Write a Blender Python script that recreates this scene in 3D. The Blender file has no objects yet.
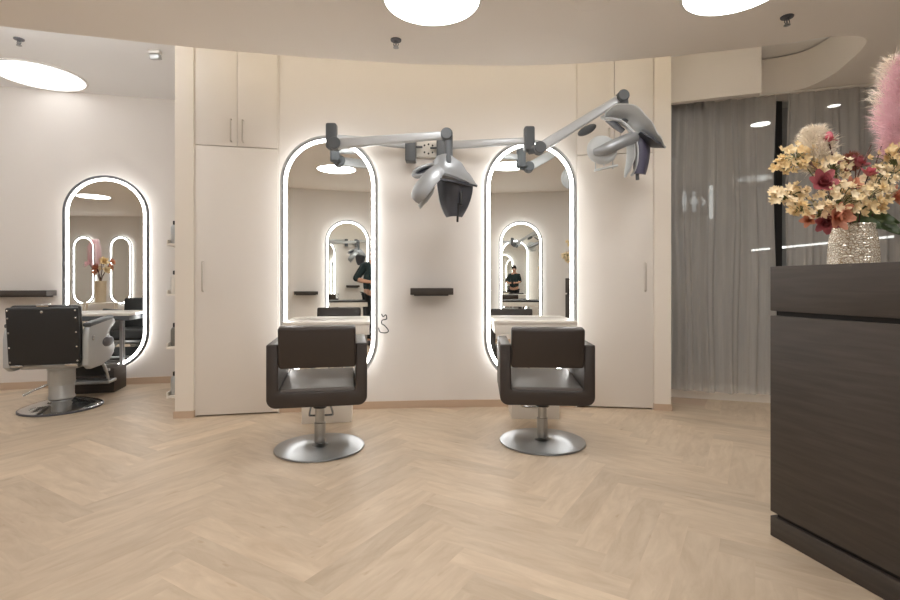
import bpy, bmesh, math, random
from mathutils import Vector, Matrix, noise
random.seed(7)
PI = math.pi
R = math.radians
S = bpy.context.scene
COL = S.collection
CAM_Z = 1.08          # eye height
F = 500.0             # focal length in pixels of a 900 px wide frame

# ------------------------------------------------------------------ materials
def new_mat(name):
    m = bpy.data.materials.new(name); m.use_nodes = True
    nt = m.node_tree; nt.nodes.clear()
    return m, nt, nt.nodes, nt.links

def srgb(r, g, b):
    def f(c):
        c /= 255.0
        return c / 12.92 if c <= .04045 else ((c + .055) / 1.055) ** 2.4
    return (f(r), f(g), f(b), 1)

def pbr(name, col, rough=.5, metal=0., var=.06, scale=6., bump=0., bump_scale=60., stretch=(1, 1, 1), spec=.5, aniso=0., coat=0., sheen=0.):
    m, nt, n, l = new_mat(name)
    out = n.new('ShaderNodeOutputMaterial'); b = n.new('ShaderNodeBsdfPrincipled')
    l.new(b.outputs[0], out.inputs[0])
    tc = n.new('ShaderNodeTexCoord'); mp = n.new('ShaderNodeMapping'); mp.inputs['Scale'].default_value = stretch
    l.new(tc.outputs['Object'], mp.inputs[0])
    nz = n.new('ShaderNodeTexNoise'); nz.inputs['Scale'].default_value = scale; nz.inputs['Detail'].default_value = 4
    l.new(mp.outputs[0], nz.inputs['Vector'])
    mx = n.new('ShaderNodeMix'); mx.data_type = 'RGBA'
    mx.inputs['A'].default_value = tuple(c * (1 - var) for c in col[:3]) + (1,)
    mx.inputs['B'].default_value = tuple(min(1, c * (1 + var)) for c in col[:3]) + (1,)
    l.new(nz.outputs['Fac'], mx.inputs['Factor']); l.new(mx.outputs['Result'], b.inputs['Base Color'])
    b.inputs['Roughness'].default_value = rough; b.inputs['Metallic'].default_value = metal
    b.inputs['Specular IOR Level'].default_value = spec
    b.inputs['Coat Weight'].default_value = coat
    b.inputs['Sheen Weight'].default_value = sheen
    if bump:
        nb = n.new('ShaderNodeTexNoise'); nb.inputs['Scale'].default_value = bump_scale; nb.inputs['Detail'].default_value = 3
        l.new(mp.outputs[0], nb.inputs['Vector'])
        bp = n.new('ShaderNodeBump'); bp.inputs['Strength'].default_value = bump; bp.inputs['Distance'].default_value = .004
        l.new(nb.outputs['Fac'], bp.inputs['Height']); l.new(bp.outputs[0], b.inputs['Normal'])
    return m

def emit(name, col, strength):
    m, nt, n, l = new_mat(name)
    out = n.new('ShaderNodeOutputMaterial'); e = n.new('ShaderNodeEmission')
    e.inputs[0].default_value = col; e.inputs[1].default_value = strength
    l.new(e.outputs[0], out.inputs[0])
    return m

def mirror_mat(name):
    m, nt, n, l = new_mat(name)
    out = n.new('ShaderNodeOutputMaterial'); g = n.new('ShaderNodeBsdfGlossy')
    g.inputs['Color'].default_value = (.90, .91, .89, 1); g.inputs['Roughness'].default_value = 0.0
    l.new(g.outputs[0], out.inputs[0])
    return m

def wood_floor(name):
    m, nt, n, l = new_mat(name)
    out = n.new('ShaderNodeOutputMaterial'); b = n.new('ShaderNodeBsdfPrincipled'); l.new(b.outputs[0], out.inputs[0])
    uv = n.new('ShaderNodeUVMap'); uv.uv_map = 'plank'
    mp = n.new('ShaderNodeMapping'); mp.inputs['Scale'].default_value = (2.6, 11, 1); l.new(uv.outputs[0], mp.inputs[0])
    nz = n.new('ShaderNodeTexNoise'); nz.inputs['Scale'].default_value = 1.6; nz.inputs['Detail'].default_value = 6; nz.inputs['Roughness'].default_value = .6
    nz.inputs['Distortion'].default_value = .6
    l.new(mp.outputs[0], nz.inputs['Vector'])
    cr = n.new('ShaderNodeValToRGB')
    cr.color_ramp.elements[0].position = .28; cr.color_ramp.elements[0].color = srgb(188, 168, 144)
    cr.color_ramp.elements[1].position = .72; cr.color_ramp.elements[1].color = srgb(209, 191, 168)
    l.new(nz.outputs['Fac'], cr.inputs[0])
    at = n.new('ShaderNodeAttribute'); at.attribute_name = 'tone'
    hs = n.new('ShaderNodeHueSaturation'); l.new(cr.outputs[0], hs.inputs['Color'])
    mr = n.new('ShaderNodeMapRange'); mr.inputs['To Min'].default_value = .87; mr.inputs['To Max'].default_value = 1.08
    l.new(at.outputs['Fac'], mr.inputs['Value']); l.new(mr.outputs[0], hs.inputs['Value'])
    # fine knots
    mp2 = n.new('ShaderNodeMapping'); mp2.inputs['Scale'].default_value = (6, 22, 1); l.new(uv.outputs[0], mp2.inputs[0])
    n2 = n.new('ShaderNodeTexNoise'); n2.inputs['Scale'].default_value = 1.0; n2.inputs['Detail'].default_value = 2; l.new(mp2.outputs[0], n2.inputs['Vector'])
    r2 = n.new('ShaderNodeValToRGB'); r2.color_ramp.elements[0].position = .68; r2.color_ramp.elements[0].color = (1, 1, 1, 1)
    r2.color_ramp.elements[1].position = .82; r2.color_ramp.elements[1].color = (.78, .70, .62, 1); l.new(n2.outputs['Fac'], r2.inputs[0])
    mu = n.new('ShaderNodeMix'); mu.data_type = 'RGBA'; mu.blend_type = 'MULTIPLY'; mu.inputs['Factor'].default_value = 1
    l.new(hs.outputs[0], mu.inputs['A']); l.new(r2.outputs[0], mu.inputs['B']); l.new(mu.outputs['Result'], b.inputs['Base Color'])
    b.inputs['Roughness'].default_value = .48; b.inputs['Specular IOR Level'].default_value = .35
    bp = n.new('ShaderNodeBump'); bp.inputs['Strength'].default_value = .08; bp.inputs['Distance'].default_value = .002
    l.new(nz.outputs['Fac'], bp.inputs['Height']); l.new(bp.outputs[0], b.inputs['Normal'])
    return m

def dark_wood(name):
    m, nt, n, l = new_mat(name)
    out = n.new('ShaderNodeOutputMaterial'); b = n.new('ShaderNodeBsdfPrincipled'); l.new(b.outputs[0], out.inputs[0])
    tc = n.new('ShaderNodeTexCoord'); mp = n.new('ShaderNodeMapping'); mp.inputs['Scale'].default_value = (1.6, 1.6, 22)
    l.new(tc.outputs['Object'], mp.inputs[0])
    nz = n.new('ShaderNodeTexNoise'); nz.inputs['Scale'].default_value = 2.4; nz.inputs['Detail'].default_value = 7; nz.inputs['Distortion'].default_value = .5
    l.new(mp.outputs[0], nz.inputs['Vector'])
    cr = n.new('ShaderNodeValToRGB')
    cr.color_ramp.elements[0].position = .3; cr.color_ramp.elements[0].color = srgb(59, 53, 49)
    cr.color_ramp.elements[1].position = .75; cr.color_ramp.elements[1].color = srgb(74, 67, 62)
    l.new(nz.outputs['Fac'], cr.inputs[0]); l.new(cr.outputs[0], b.inputs['Base Color'])
    b.inputs['Roughness'].default_value = .5; b.inputs['Specular IOR Level'].default_value = .4
    bp = n.new('ShaderNodeBump'); bp.inputs['Strength'].default_value = .12; bp.inputs['Distance'].default_value = .002
    l.new(nz.outputs['Fac'], bp.inputs['Height']); l.new(bp.outputs[0], b.inputs['Normal'])
    return m

def sheer(name):
    m, nt, n, l = new_mat(name)
    out = n.new('ShaderNodeOutputMaterial')
    d = n.new('ShaderNodeBsdfDiffuse'); t = n.new('ShaderNodeBsdfTranslucent'); tr = n.new('ShaderNodeBsdfTransparent')
    tc = n.new('ShaderNodeTexCoord'); mp = n.new('ShaderNodeMapping'); mp.inputs['Scale'].default_value = (40, 40, 1.2); l.new(tc.outputs['Object'], mp.inputs[0])
    nz = n.new('ShaderNodeTexNoise'); nz.inputs['Scale'].default_value = 2; l.new(mp.outputs[0], nz.inputs['Vector'])
    mx = n.new('ShaderNodeMix'); mx.data_type = 'RGBA'; mx.inputs['A'].default_value = srgb(206, 203, 199); mx.inputs['B'].default_value = srgb(226, 223, 219)
    l.new(nz.outputs['Fac'], mx.inputs['Factor'])
    l.new(mx.outputs['Result'], d.inputs[0]); l.new(mx.outputs['Result'], t.inputs[0])
    a = n.new('ShaderNodeMixShader'); a.inputs[0].default_value = .3; l.new(d.outputs[0], a.inputs[1]); l.new(t.outputs[0], a.inputs[2])
    c = n.new('ShaderNodeMixShader'); c.inputs[0].default_value = .62; l.new(tr.outputs[0], c.inputs[1]); l.new(a.outputs[0], c.inputs[2])
    l.new(c.outputs[0], out.inputs[0])
    return m

def glass_mat(name):
    m, nt, n, l = new_mat(name)
    out = n.new('ShaderNodeOutputMaterial')
    g = n.new('ShaderNodeBsdfGlossy'); g.inputs['Roughness'].default_value = 0.01; g.inputs['Color'].default_value = (.9, .95, .95, 1)
    tr = n.new('ShaderNodeBsdfTransparent'); tr.inputs[0].default_value = (.82, .86, .86, 1)
    fr = n.new('ShaderNodeFresnel'); fr.inputs[0].default_value = 1.5
    c = n.new('ShaderNodeMixShader'); l.new(fr.outputs[0], c.inputs[0]); l.new(tr.outputs[0], c.inputs[1]); l.new(g.outputs[0], c.inputs[2])
    l.new(c.outputs[0], out.inputs[0])
    return m

def hammered(name):
    m, nt, n, l = new_mat(name)
    out = n.new('ShaderNodeOutputMaterial'); b = n.new('ShaderNodeBsdfPrincipled'); l.new(b.outputs[0], out.inputs[0])
    tc = n.new('ShaderNodeTexCoord'); mp = n.new('ShaderNodeMapping'); mp.inputs['Scale'].default_value = (1, 1, 1.4); l.new(tc.outputs['Object'], mp.inputs[0])
    v = n.new('ShaderNodeTexVoronoi'); v.inputs['Scale'].default_value = 75; v.feature = 'DISTANCE_TO_EDGE'; l.new(mp.outputs[0], v.inputs['Vector'])
    cr = n.new('ShaderNodeValToRGB'); cr.color_ramp.elements[0].position = .02; cr.color_ramp.elements[0].color = srgb(170, 148, 120)
    cr.color_ramp.elements[1].position = .13; cr.color_ramp.elements[1].color = srgb(246, 238, 222); l.new(v.outputs['Distance'], cr.inputs[0])
    l.new(cr.outputs[0], b.inputs['Base Color']); b.inputs['Roughness'].default_value = .25; b.inputs['Metallic'].default_value = .25
    bp = n.new('ShaderNodeBump'); bp.inputs['Strength'].default_value = .8; bp.inputs['Distance'].default_value = .006
    l.new(v.outputs['Distance'], bp.inputs['Height']); l.new(bp.outputs[0], b.inputs['Normal'])
    return m

WARM = (1.0, .83, .66, 1)
M = dict(
    wall=pbr('wall_paint', srgb(229, 224, 219), .75, var=.015, scale=2),
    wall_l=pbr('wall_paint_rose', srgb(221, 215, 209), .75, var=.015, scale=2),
    ceil=pbr('ceiling_paint', srgb(234, 228, 221), .8, var=.012, scale=1.5),
    ceil_w=pbr('ceiling_white', srgb(240, 240, 240), .8, var=.012, scale=1.5),
    cab=pbr('cabinet_cream', srgb(226, 220, 213), .5, var=.012, scale=3),
    pillar=pbr('pillar_cream', srgb(229, 221, 210), .6, var=.012, scale=3),
    base=pbr('baseboard_wood', srgb(196, 172, 150), .55, var=.06, scale=8, stretch=(1, 1, 10)),
    floor=wood_floor('herringbone_planks'),
    dwood=dark_wood('dark_stained_wood'),
    groove=pbr('groove_black', srgb(22, 20, 19), .6, var=.05),
    brown=pbr('dark_brown_vinyl', srgb(51, 43, 39), .38, var=.06, scale=9, bump=.12, bump_scale=220),
    black=pbr('black_vinyl', srgb(34, 34, 35), .42, var=.08, scale=8, bump=.15, bump_scale=200),
    chrome=pbr('chrome', srgb(205, 206, 206), .12, 1.0, var=.02),
    brushed=pbr('brushed_steel', srgb(168, 169, 169), .30, 1.0, var=.05, scale=30, bump=.05, bump_scale=300),
    silver=pbr('silver_paint', srgb(186, 189, 190), .35, .45, var=.03),
    dryer=pbr('dryer_silver', srgb(158, 161, 164), .40, .5, var=.03),
    dryer_pale=pbr('dryer_pale_plastic', srgb(190, 194, 196), .38, .1, var=.03),
    dgrey=pbr('dark_grey_plastic', srgb(88, 92, 96), .45, var=.04),
    dryer_in=pbr('dryer_dark_lining', srgb(66, 68, 76), .4, var=.06),
    armgrey=pbr('arm_light_grey', srgb(190, 193, 196), .35, .2, var=.03),
    mirror=mirror_mat('mirror_silvering'),
    rim=pbr('rim_silver', srgb(182, 183, 184), .4, .3, var=.02),
    handle=pbr('handle_satin', srgb(192, 184, 174), .4, .3, var=.02),
    channel=pbr('rim_channel_grey', srgb(158, 160, 162), .6, 0., var=.02),
    rim_d=pbr('rim_dark_grey', srgb(92, 92, 98), .4, .3, var=.03),
    led=emit('mirror_led', (1.0, .985, .96, 1), 9.0),
    halo=emit('mirror_back_led', (1.0, 1.0, .99, 1), 2.8),
    lamp=emit('downlight_diffuser', (1.0, .985, .965, 1), 10.5),
    lamp_w=emit('downlight_diffuser_white', (1.0, .985, .97, 1), 1.25),
    cove_w=emit('cove_led_white', (.95, .975, 1.0, 1), 30.0),
    seat=pbr('seat_vinyl_sheen', srgb(98, 92, 88), .40, var=.05, scale=9),  # sheen of the bright mirror on the vinyl put into its paler grey
    cove=emit('cove_led', (1.0, .87, .66, 1), 5.5),
    lamp_far=emit('corridor_lamp', (1.0, .96, .9, 1), 4.0),
    white=pbr('white_lacquer', srgb(232, 226, 217), .35, var=.012),
    whitem=pbr('white_plastic', srgb(225, 222, 216), .5, var=.02),
    sheer=sheer('sheer_grey_voile'),
    glass=glass_mat('window_pane'),
    mull=pbr('mullion_black', srgb(24, 24, 25), .5, var=.05),
    corr=pbr('corridor_wall_grey', srgb(178, 174, 170), .7, var=.04, scale=3),
    corr_f=pbr('corridor_floor_grey', srgb(176, 170, 162), .5, var=.05, scale=3),
    ceil_g=pbr('ceiling_grey', srgb(205, 200, 198), .8, var=.012, scale=1.5),
    sign=pbr('sign_green_grey', srgb(34, 42, 38), .5, var=.03),
    vase=hammered('hammered_glaze'),
    vase_b=pbr('beige_stoneware', srgb(214, 198, 172), .5, var=.05, scale=12),
    cream=pbr('cream_petal', srgb(244, 222, 176), .6, var=.08, scale=30),
    cream2=pbr('pale_petal', srgb(250, 232, 198), .6, var=.07, scale=30),
    mauve=pbr('mauve_petal', srgb(172, 92, 98), .55, var=.18, scale=25),
    rosep=pbr('rose_petal', srgb(206, 110, 124), .5, var=.15, scale=25),
    peach=pbr('peach_petal', srgb(216, 152, 124), .6, var=.14, scale=25),
    rust=pbr('rust_dried_flower', srgb(160, 96, 78), .8, var=.2, scale=40),
    leaf=pbr('green_leaf', srgb(74, 92, 52), .5, var=.15, scale=20),
    twig=pbr('brown_twig', srgb(92, 62, 54), .7, var=.15, scale=30),
    stemg=pbr('green_stem', srgb(104, 110, 68), .6, var=.12, scale=30),
    plume_w=pbr('white_plume', srgb(252, 242, 228), .9, var=.05, scale=30),
    plume_p=pbr('pink_plume', srgb(252, 216, 222), .9, var=.10, scale=20),
    teal=pbr('dark_teal_cotton', srgb(30, 46, 48), .85, var=.08, scale=10, bump=.1),
    trous=pbr('black_trousers', srgb(26, 26, 29), .85, var=.08, scale=10),
    skin=pbr('skin', srgb(206, 158, 132), .55, var=.04, scale=10),
    hair=pbr('dark_hair', srgb(46, 34, 28), .6, var=.15, scale=60),
    lip=pbr('lip', srgb(170, 98, 92), .5, var=.05),
    eyew=pbr('eye_white', srgb(235, 232, 228), .3, var=.01),
    blackp=pbr('black_plastic', srgb(28, 28, 30), .4, var=.05),
    amber=pbr('amber_bottle', srgb(120, 118, 112), .3, var=.06),
)

def spun_steel():
    m = pbr('spun_steel', srgb(164, 166, 168), .28, 1.0, var=.03, scale=20)
    nt = m.node_tree; b = [x for x in nt.nodes if x.type == 'BSDF_PRINCIPLED'][0]
    tg = nt.nodes.new('ShaderNodeTangent'); tg.direction_type = 'RADIAL'; tg.axis = 'Z'
    b.inputs['Anisotropic'].default_value = .85; nt.links.new(tg.outputs[0], b.inputs['Tangent'])
    return m
M['spun'] = spun_steel()
# ------------------------------------------------------------------ mesh helpers
class B:
    def __init__(s): s.bm = bmesh.new()
    def _add(s, t, mat=None):
        if mat is not None: bmesh.ops.transform(t, matrix=mat, verts=t.verts)
        me = bpy.data.meshes.new('tmp'); t.to_mesh(me); t.free(); s.bm.from_mesh(me); bpy.data.meshes.remove(me)
        return s
    def box(s, x0, x1, y0, y1, z0, z1, bev=0., seg=2, mat=None):
        t = bmesh.new(); bmesh.ops.create_cube(t, size=1)
        for v in t.verts:
            v.co = Vector((x0 + (v.co.x + .5) * (x1 - x0), y0 + (v.co.y + .5) * (y1 - y0), z0 + (v.co.z + .5) * (z1 - z0)))
        if bev: bmesh.ops.bevel(t, geom=list(t.edges), offset=bev, segments=seg, profile=.5, affect='EDGES')
        return s._add(t, mat)
    def prism(s, poly, z0, z1, bev=0., mat=None):
        t = bmesh.new()
        lo = [t.verts.new((p[0], p[1], z0)) for p in poly]; hi = [t.verts.new((p[0], p[1], z1)) for p in poly]
        n = len(poly)
        t.faces.new(lo[::-1]); t.faces.new(hi)
        for i in range(n): t.faces.new((lo[i], lo[(i + 1) % n], hi[(i + 1) % n], hi[i]))
        bmesh.ops.recalc_face_normals(t, faces=t.faces)
        if bev: bmesh.ops.bevel(t, geom=list(t.edges), offset=bev, segments=2, profile=.5, affect='EDGES')
        return s._add(t, mat)
    def lathe(s, prof, c=(0, 0, 0), seg=40, mat=None, closed=True):
        t = bmesh.new(); rings = []
        for r, z in prof:
            if r < 1e-5: rings.append([t.verts.new((0, 0, z))])
            else: rings.append([t.verts.new((r * math.cos(2 * PI * k / seg), r * math.sin(2 * PI * k / seg), z)) for k in range(seg)])
        for a, b in zip(rings, rings[1:]):
            for k in range(seg):
                q = (k + 1) % seg
                if len(a) == 1 and len(b) == 1: continue
                if len(a) == 1: t.faces.new((a[0], b[q], b[k]))
                elif len(b) == 1: t.faces.new((a[k], a[q], b[0]))
                else: t.faces.new((a[k], a[q], b[q], b[k]))
        bmesh.ops.recalc_face_normals(t, faces=t.faces)
        m = Matrix.Translation(c)
        if mat is not None: m = m @ mat
        return s._add(t, m)
    def cyl(s, p0, p1, r, r1=None, seg=20, bev=0.):
        p0, p1 = Vector(p0), Vector(p1); d = p1 - p0; L = d.length
        r1 = r if r1 is None else r1
        q = d.to_track_quat('Z', 'Y').to_matrix().to_4x4()
        b = min(bev, r * .6, L * .4)
        prof = [(0, 0), (r - b, 0), (r, b), (r1, L - b), (r1 - b, L), (0, L)] if b else [(0, 0), (r, 0), (r1, L), (0, L)]
        return s.lathe(prof, p0, seg, q)
    def tube(s, path, r, seg=10, closed=False):
        path = [Vector(p) for p in path]; n = len(path); t = bmesh.new(); rings = []
        rr = r if isinstance(r, (list, tuple)) else [r] * n
        up = Vector((0, 0, 1)); prev = None
        for i, p in enumerate(path):
            if closed: d = path[(i + 1) % n] - path[i - 1]
            else: d = path[min(i + 1, n - 1)] - path[max(i - 1, 0)]
            d.normalize()
            if prev is None:
                a = d.orthogonal().normalized() if abs(d.dot(up)) > .95 else d.cross(up).normalized()
            else:
                a = (prev - d * prev.dot(d)).normalized()
            prev = a; b = d.cross(a)
            rings.append([t.verts.new(p + (a * math.cos(2 * PI * k / seg) + b * math.sin(2 * PI * k / seg)) * rr[i]) for k in range(seg)])
        m = n if closed else n - 1
        for i in range(m):
            A, C = rings[i], rings[(i + 1) % n]
            for k in range(seg): t.faces.new((A[k], A[(k + 1) % seg], C[(k + 1) % seg], C[k]))
        if not closed:
            t.faces.new(rings[0][::-1]); t.faces.new(rings[-1])
        bmesh.ops.recalc_face_normals(t, faces=t.faces)
        return s._add(t)
    def beam(s, p0, p1, h0, h1, w0, w1, bev=.012):
        p0, p1 = Vector(p0), Vector(p1); d = (p1 - p0)
        x = d.normalized(); z = Vector((0, 0, 1)); y = z.cross(x).normalized(); z = x.cross(y)
        t = bmesh.new(); vs = []
        for p, h, w in ((p0, h0, w0), (p1, h1, w1)):
            for a, b in ((-1, -1), (1, -1), (1, 1), (-1, 1)): vs.append(t.verts.new(p + y * a * w / 2 + z * b * h / 2))
        for f in ((3, 2, 1, 0), (4, 5, 6, 7), (0, 1, 5, 4), (1, 2, 6, 5), (2, 3, 7, 6), (3, 0, 4, 7)): t.faces.new([vs[i] for i in f])
        bmesh.ops.recalc_face_normals(t, faces=t.faces)
        if bev: bmesh.ops.bevel(t, geom=list(t.edges), offset=bev, segments=3, profile=.5, affect='EDGES')
        return s._add(t)
    def sheet(s, rows, thick=0., flip=False):
        """rows: grid of points; optional thickness along normals"""
        t = bmesh.new(); nr, nc = len(rows), len(rows[0])
        P = [[Vector(p) for p in r] for r in rows]
        def nrm(i, j):
            a = P[min(i + 1, nr - 1)][j] - P[max(i - 1, 0)][j]; b = P[i][min(j + 1, nc - 1)] - P[i][max(j - 1, 0)]
            v = a.cross(b)
            return v.normalized() if v.length > 1e-9 else Vector((0, 0, 0))
        top = [[t.verts.new(P[i][j]) for j in range(nc)] for i in range(nr)]
        for i in range(nr - 1):
            for j in range(nc - 1): t.faces.new((top[i][j], top[i][j + 1], top[i + 1][j + 1], top[i + 1][j]))
        if thick:
            sg = -1 if flip else 1
            bot = [[t.verts.new(P[i][j] + nrm(i, j) * thick * sg) for j in range(nc)] for i in range(nr)]
            for i in range(nr - 1):
                for j in range(nc - 1): t.faces.new((bot[i][j], bot[i + 1][j], bot[i + 1][j + 1], bot[i][j + 1]))
            for i in range(nr - 1):
                t.faces.new((top[i][0], top[i + 1][0], bot[i + 1][0], bot[i][0])); t.faces.new((top[i + 1][-1], top[i][-1], bot[i][-1], bot[i + 1][-1]))
            for j in range(nc - 1):
                t.faces.new((top[0][j + 1], top[0][j], bot[0][j], bot[0][j + 1])); t.faces.new((top[-1][j], top[-1][j + 1], bot[-1][j + 1], bot[-1][j]))
            bmesh.ops.recalc_face_normals(t, faces=t.faces)
        return s._add(t)
    def ball(s, c, r, sub=3, sc=(1, 1, 1), mat=None):
        t = bmesh.new(); bmesh.ops.create_icosphere(t, subdivisions=sub, radius=r)
        m = Matrix.Translation(c) @ (mat if mat is not None else Matrix()) @ Matrix.Diagonal((*sc, 1))
        return s._add(t, m)
    def build(s, name, mat, parent=None, sharp=38, flat=False):
        me = bpy.data.meshes.new(name)
        s.bm.to_mesh(me); s.bm.free()
        me.materials.append(mat)
        if not flat:
            me.polygons.foreach_set('use_smooth', [True] * len(me.polygons))
            me.set_sharp_from_angle(angle=R(sharp))
        o = bpy.data.objects.new(name, me); COL.objects.link(o)
        if parent is not None: o.parent = parent
        return o

def tag(o, label=None, cat=None, group=None, kind=None):
    if label: o['label'] = label
    if cat: o['category'] = cat
    if group: o['group'] = group
    if kind: o['kind'] = kind
    return o
def thing(name, label, cat, loc=(0, 0, 0), rz=0., group=None):
    o = bpy.data.objects.new(name, None); COL.objects.link(o); o.empty_display_size = .1
    o.location = loc; o.rotation_euler = (0, 0, rz)
    return tag(o, label, cat, group)
def struct(o, label=None): return tag(o, label, kind='structure')
def copy_tree(o, parent=None):
    c = o.copy(); COL.objects.link(c)
    if parent is not None: c.parent = parent
    for ch in list(o.children): copy_tree(ch, c)
    return c

def bez(pts, n):
    """Catmull-Rom through points, n samples"""
    P = [Vector(p) for p in pts]; m = len(P) - 1; out = []
    for k in range(n):
        u = k / (n - 1) * m; i = min(int(u), m - 1); t = u - i
        p0 = P[i - 1] if i > 0 else P[0] * 2 - P[1]
        p1, p2 = P[i], P[i + 1]
        p3 = P[i + 2] if i + 2 <= m else P[m] * 2 - P[m - 1]
        out.append(.5 * ((2 * p1) + (p2 - p0) * t + (2 * p0 - 5 * p1 + 4 * p2 - p3) * t * t + (3 * p1 - p0 - 3 * p2 + p3) * t ** 3))
    return out

# ------------------------------------------------------------------ the plan of the room
LOW, HIGH = 2.77, 3.10                              # dropped ceiling, upper slab
def back_y(x): return 4.41 - .0547 * (x - .5) ** 2  # curved styling wall
def opp_y(x): return -.73 + .0177 * (x + 1.49) ** 2 # curved wall behind the photographer
def left_y(x): return 5.34 + (x + 3.63) * .2428     # flat wall of the barber corner

# floor: herringbone planks in one mesh
def make_floor():
    W, n = .127, 6
    ax = R(31.4); u = Vector((math.sin(ax), math.cos(ax), 0)); v = Vector((-math.cos(ax), math.sin(ax), 0))
    bm = bmesh.new(); uvl = bm.loops.layers.uv.new('plank'); tone = bm.faces.layers.float.new('tone')
    rnd = random.Random(3)
    g = .0003
    def ok(c): return -6.9 < c.x < 5.1 and (-1.2 < c.y < 6.0 or (c.x < -1.7 and c.y > -4.8)) and not (c.y > 4.62 and c.x > -2.0)
    def plank(a0, b0, la, lb, horiz):
        c = u * (a0 + la / 2) * W + v * (b0 + lb / 2) * W
        if not ok(c): return
        a, b, A, Bb = a0 * W + g, b0 * W + g, (a0 + la) * W - g, (b0 + lb) * W - g
        vs = [bm.verts.new(u * p + v * q) for p, q in ((a, b), (a, Bb), (A, Bb), (A, b))]
        f = bm.faces.new(vs); f.normal_update()
        if f.normal.z < 0: f.normal_flip()
        f[tone] = min(1, max(0, rnd.gauss(.5, .24)))
        ou, ov = rnd.uniform(0, 50), rnd.uniform(0, 50)
        for lp in f.loops:
            d = lp.vert.co - u * a - v * b
            du, dv = d.dot(u), d.dot(v)
            lp[uvl].uv = (ou + du, ov + dv) if horiz else (ou + dv, ov + du)
    for k in range(-140, 130):
        for m in range(-18, 18):
            ox, oy = k + m * n, k - m * n
            plank(ox, oy, n, 1, True)
            plank(ox + n, oy + 1 - n, 1, n, False)
    me = bpy.data.meshes.new('floor'); bm.to_mesh(me); bm.free(); me.materials.append(M['floor'])
    o = bpy.data.objects.new('floor', me); COL.objects.link(o); struct(o)
    sub = B().box(-6.9, 5.1, -4.8, 6.0, -.06, -.002).build('floor_base', M['base']); struct(sub)
make_floor()

def curve_wall(fn, x0, x1, z0, z1, th, n=40):
    xs = [x0 + (x1 - x0) * i / n for i in range(n + 1)]
    poly = [(x, fn(x)) for x in xs] + [(x, fn(x) + th) for x in reversed(xs)]
    return poly
struct(B().prism(curve_wall(back_y, -1.435, 1.105, 0, HIGH, .14), 0, HIGH).build('wall_back', M['wall'], flat=False))
struct(B().prism(curve_wall(opp_y, -1.95, 4.95, 0, HIGH, -.14, 60), 0, HIGH).build('wall_front', M['wall']))
struct(B().prism([(-6.7, left_y(-6.7)), (-2.3, left_y(-2.3)), (-2.3, left_y(-2.3) + .14), (-6.7, left_y(-6.7) + .14)], 0, HIGH).build('wall_left_back', M['wall_l'], flat=True))
struct(B().box(-6.74, -6.6, -4.7, 4.7, 0, HIGH).build('wall_left', M['wall_l'], flat=True))
struct(B().box(4.8, 4.94, -.2, 4.05, 0, HIGH).build('wall_right', M['wall'], flat=True))
def far_y(x): return -3.30 + .51 * (x + 4.39)
struct(B().prism([(-6.74, far_y(-6.74)), (-1.81, far_y(-1.81)), (-1.81, far_y(-1.81) - .14), (-6.74, far_y(-6.74) - .14)], 0, HIGH).build('wall_recess_back', M['wall'], flat=True))
struct(B().box(-1.95, -1.81, far_y(-1.95), -.74, 0, HIGH).build('wall_recess_side', M['wall'], flat=True))
# return wall behind the cream pillar
struct(B().prism([(-2.21, 4.06), (-2.10, 4.09), (-2.30, 5.75), (-2.56, 5.70)], 0, HIGH).build('wall_return', M['wall_l'], flat=True))
# pillars
struct(B().prism([(-2.215, 4.025), (-2.075, 4.045), (-2.10, 4.30), (-2.24, 4.28)], 0.055, HIGH).build('trim_1', M['pillar'], flat=True))
struct(B().prism([(-2.222, 4.012), (-2.068, 4.032), (-2.09, 4.31), (-2.247, 4.29)], 0, .055).build('baseboard_pillar_left', M['base'], flat=True))
struct(B().prism([(1.752, 4.285), (1.885, 4.262), (1.93, 4.62), (1.80, 4.64)], 0.055, HIGH).build('trim_2', M['pillar'], flat=True))
struct(B().prism([(1.748, 4.275), (1.89, 4.25), (1.94, 4.63), (1.79, 4.65)], 0, .055).build('baseboard_pillar_right', M['base'], flat=True))
# baseboards
struct(B().prism(curve_wall(back_y, -1.43, 1.10, 0, .06, -.014), 0, .062).build('baseboard_back', M['base']))
struct(B().prism([(-6.6, left_y(-6.6)), (-2.45, left_y(-2.45)), (-2.45, left_y(-2.45) - .014), (-6.6, left_y(-6.6) - .014)], 0, .07).build('baseboard_left', M['base'], flat=True))
struct(B().prism(curve_wall(opp_y, -1.95, 4.8, 0, .06, .014, 60), 0, .062).build('baseboard_front', M['base']))

# ------------------------------------------------------------------ ceilings
struct(B().box(-6.9, 5.1, -4.8, 6.0, HIGH, HIGH + .08).build('ceiling_upper', M['ceil_w'], flat=True))
edge = [(-6.75, 1.15), (-5.6, 1.95), (-4.6, 2.55), (-3.7, 2.99), (-2.95, 3.275), (-2.46, 3.41), (-1.945, 3.545), (-1.27, 3.69), (-.383, 3.83), (.1, 3.86), (.54, 3.867), (.99, 3.83), (1.515, 3.735), (2.22, 3.56), (2.545, 3.43)]
endc = [(2.545, 3.43), (2.75, 3.405), (2.88, 3.46), (2.965, 3.60), (3.03, 3.80), (3.09, 4.05), (3.06, 4.30), (2.93, 4.42), (2.843, 4.46), (2.72, 4.50)]
e1 = bez([(x, y, 0) for x, y in edge], 90); e2 = bez([(x, y, 0) for x, y in endc], 36)
rim = [(p.x, p.y) for p in e1] + [(p.x, p.y) for p in e2[1:]]
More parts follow.
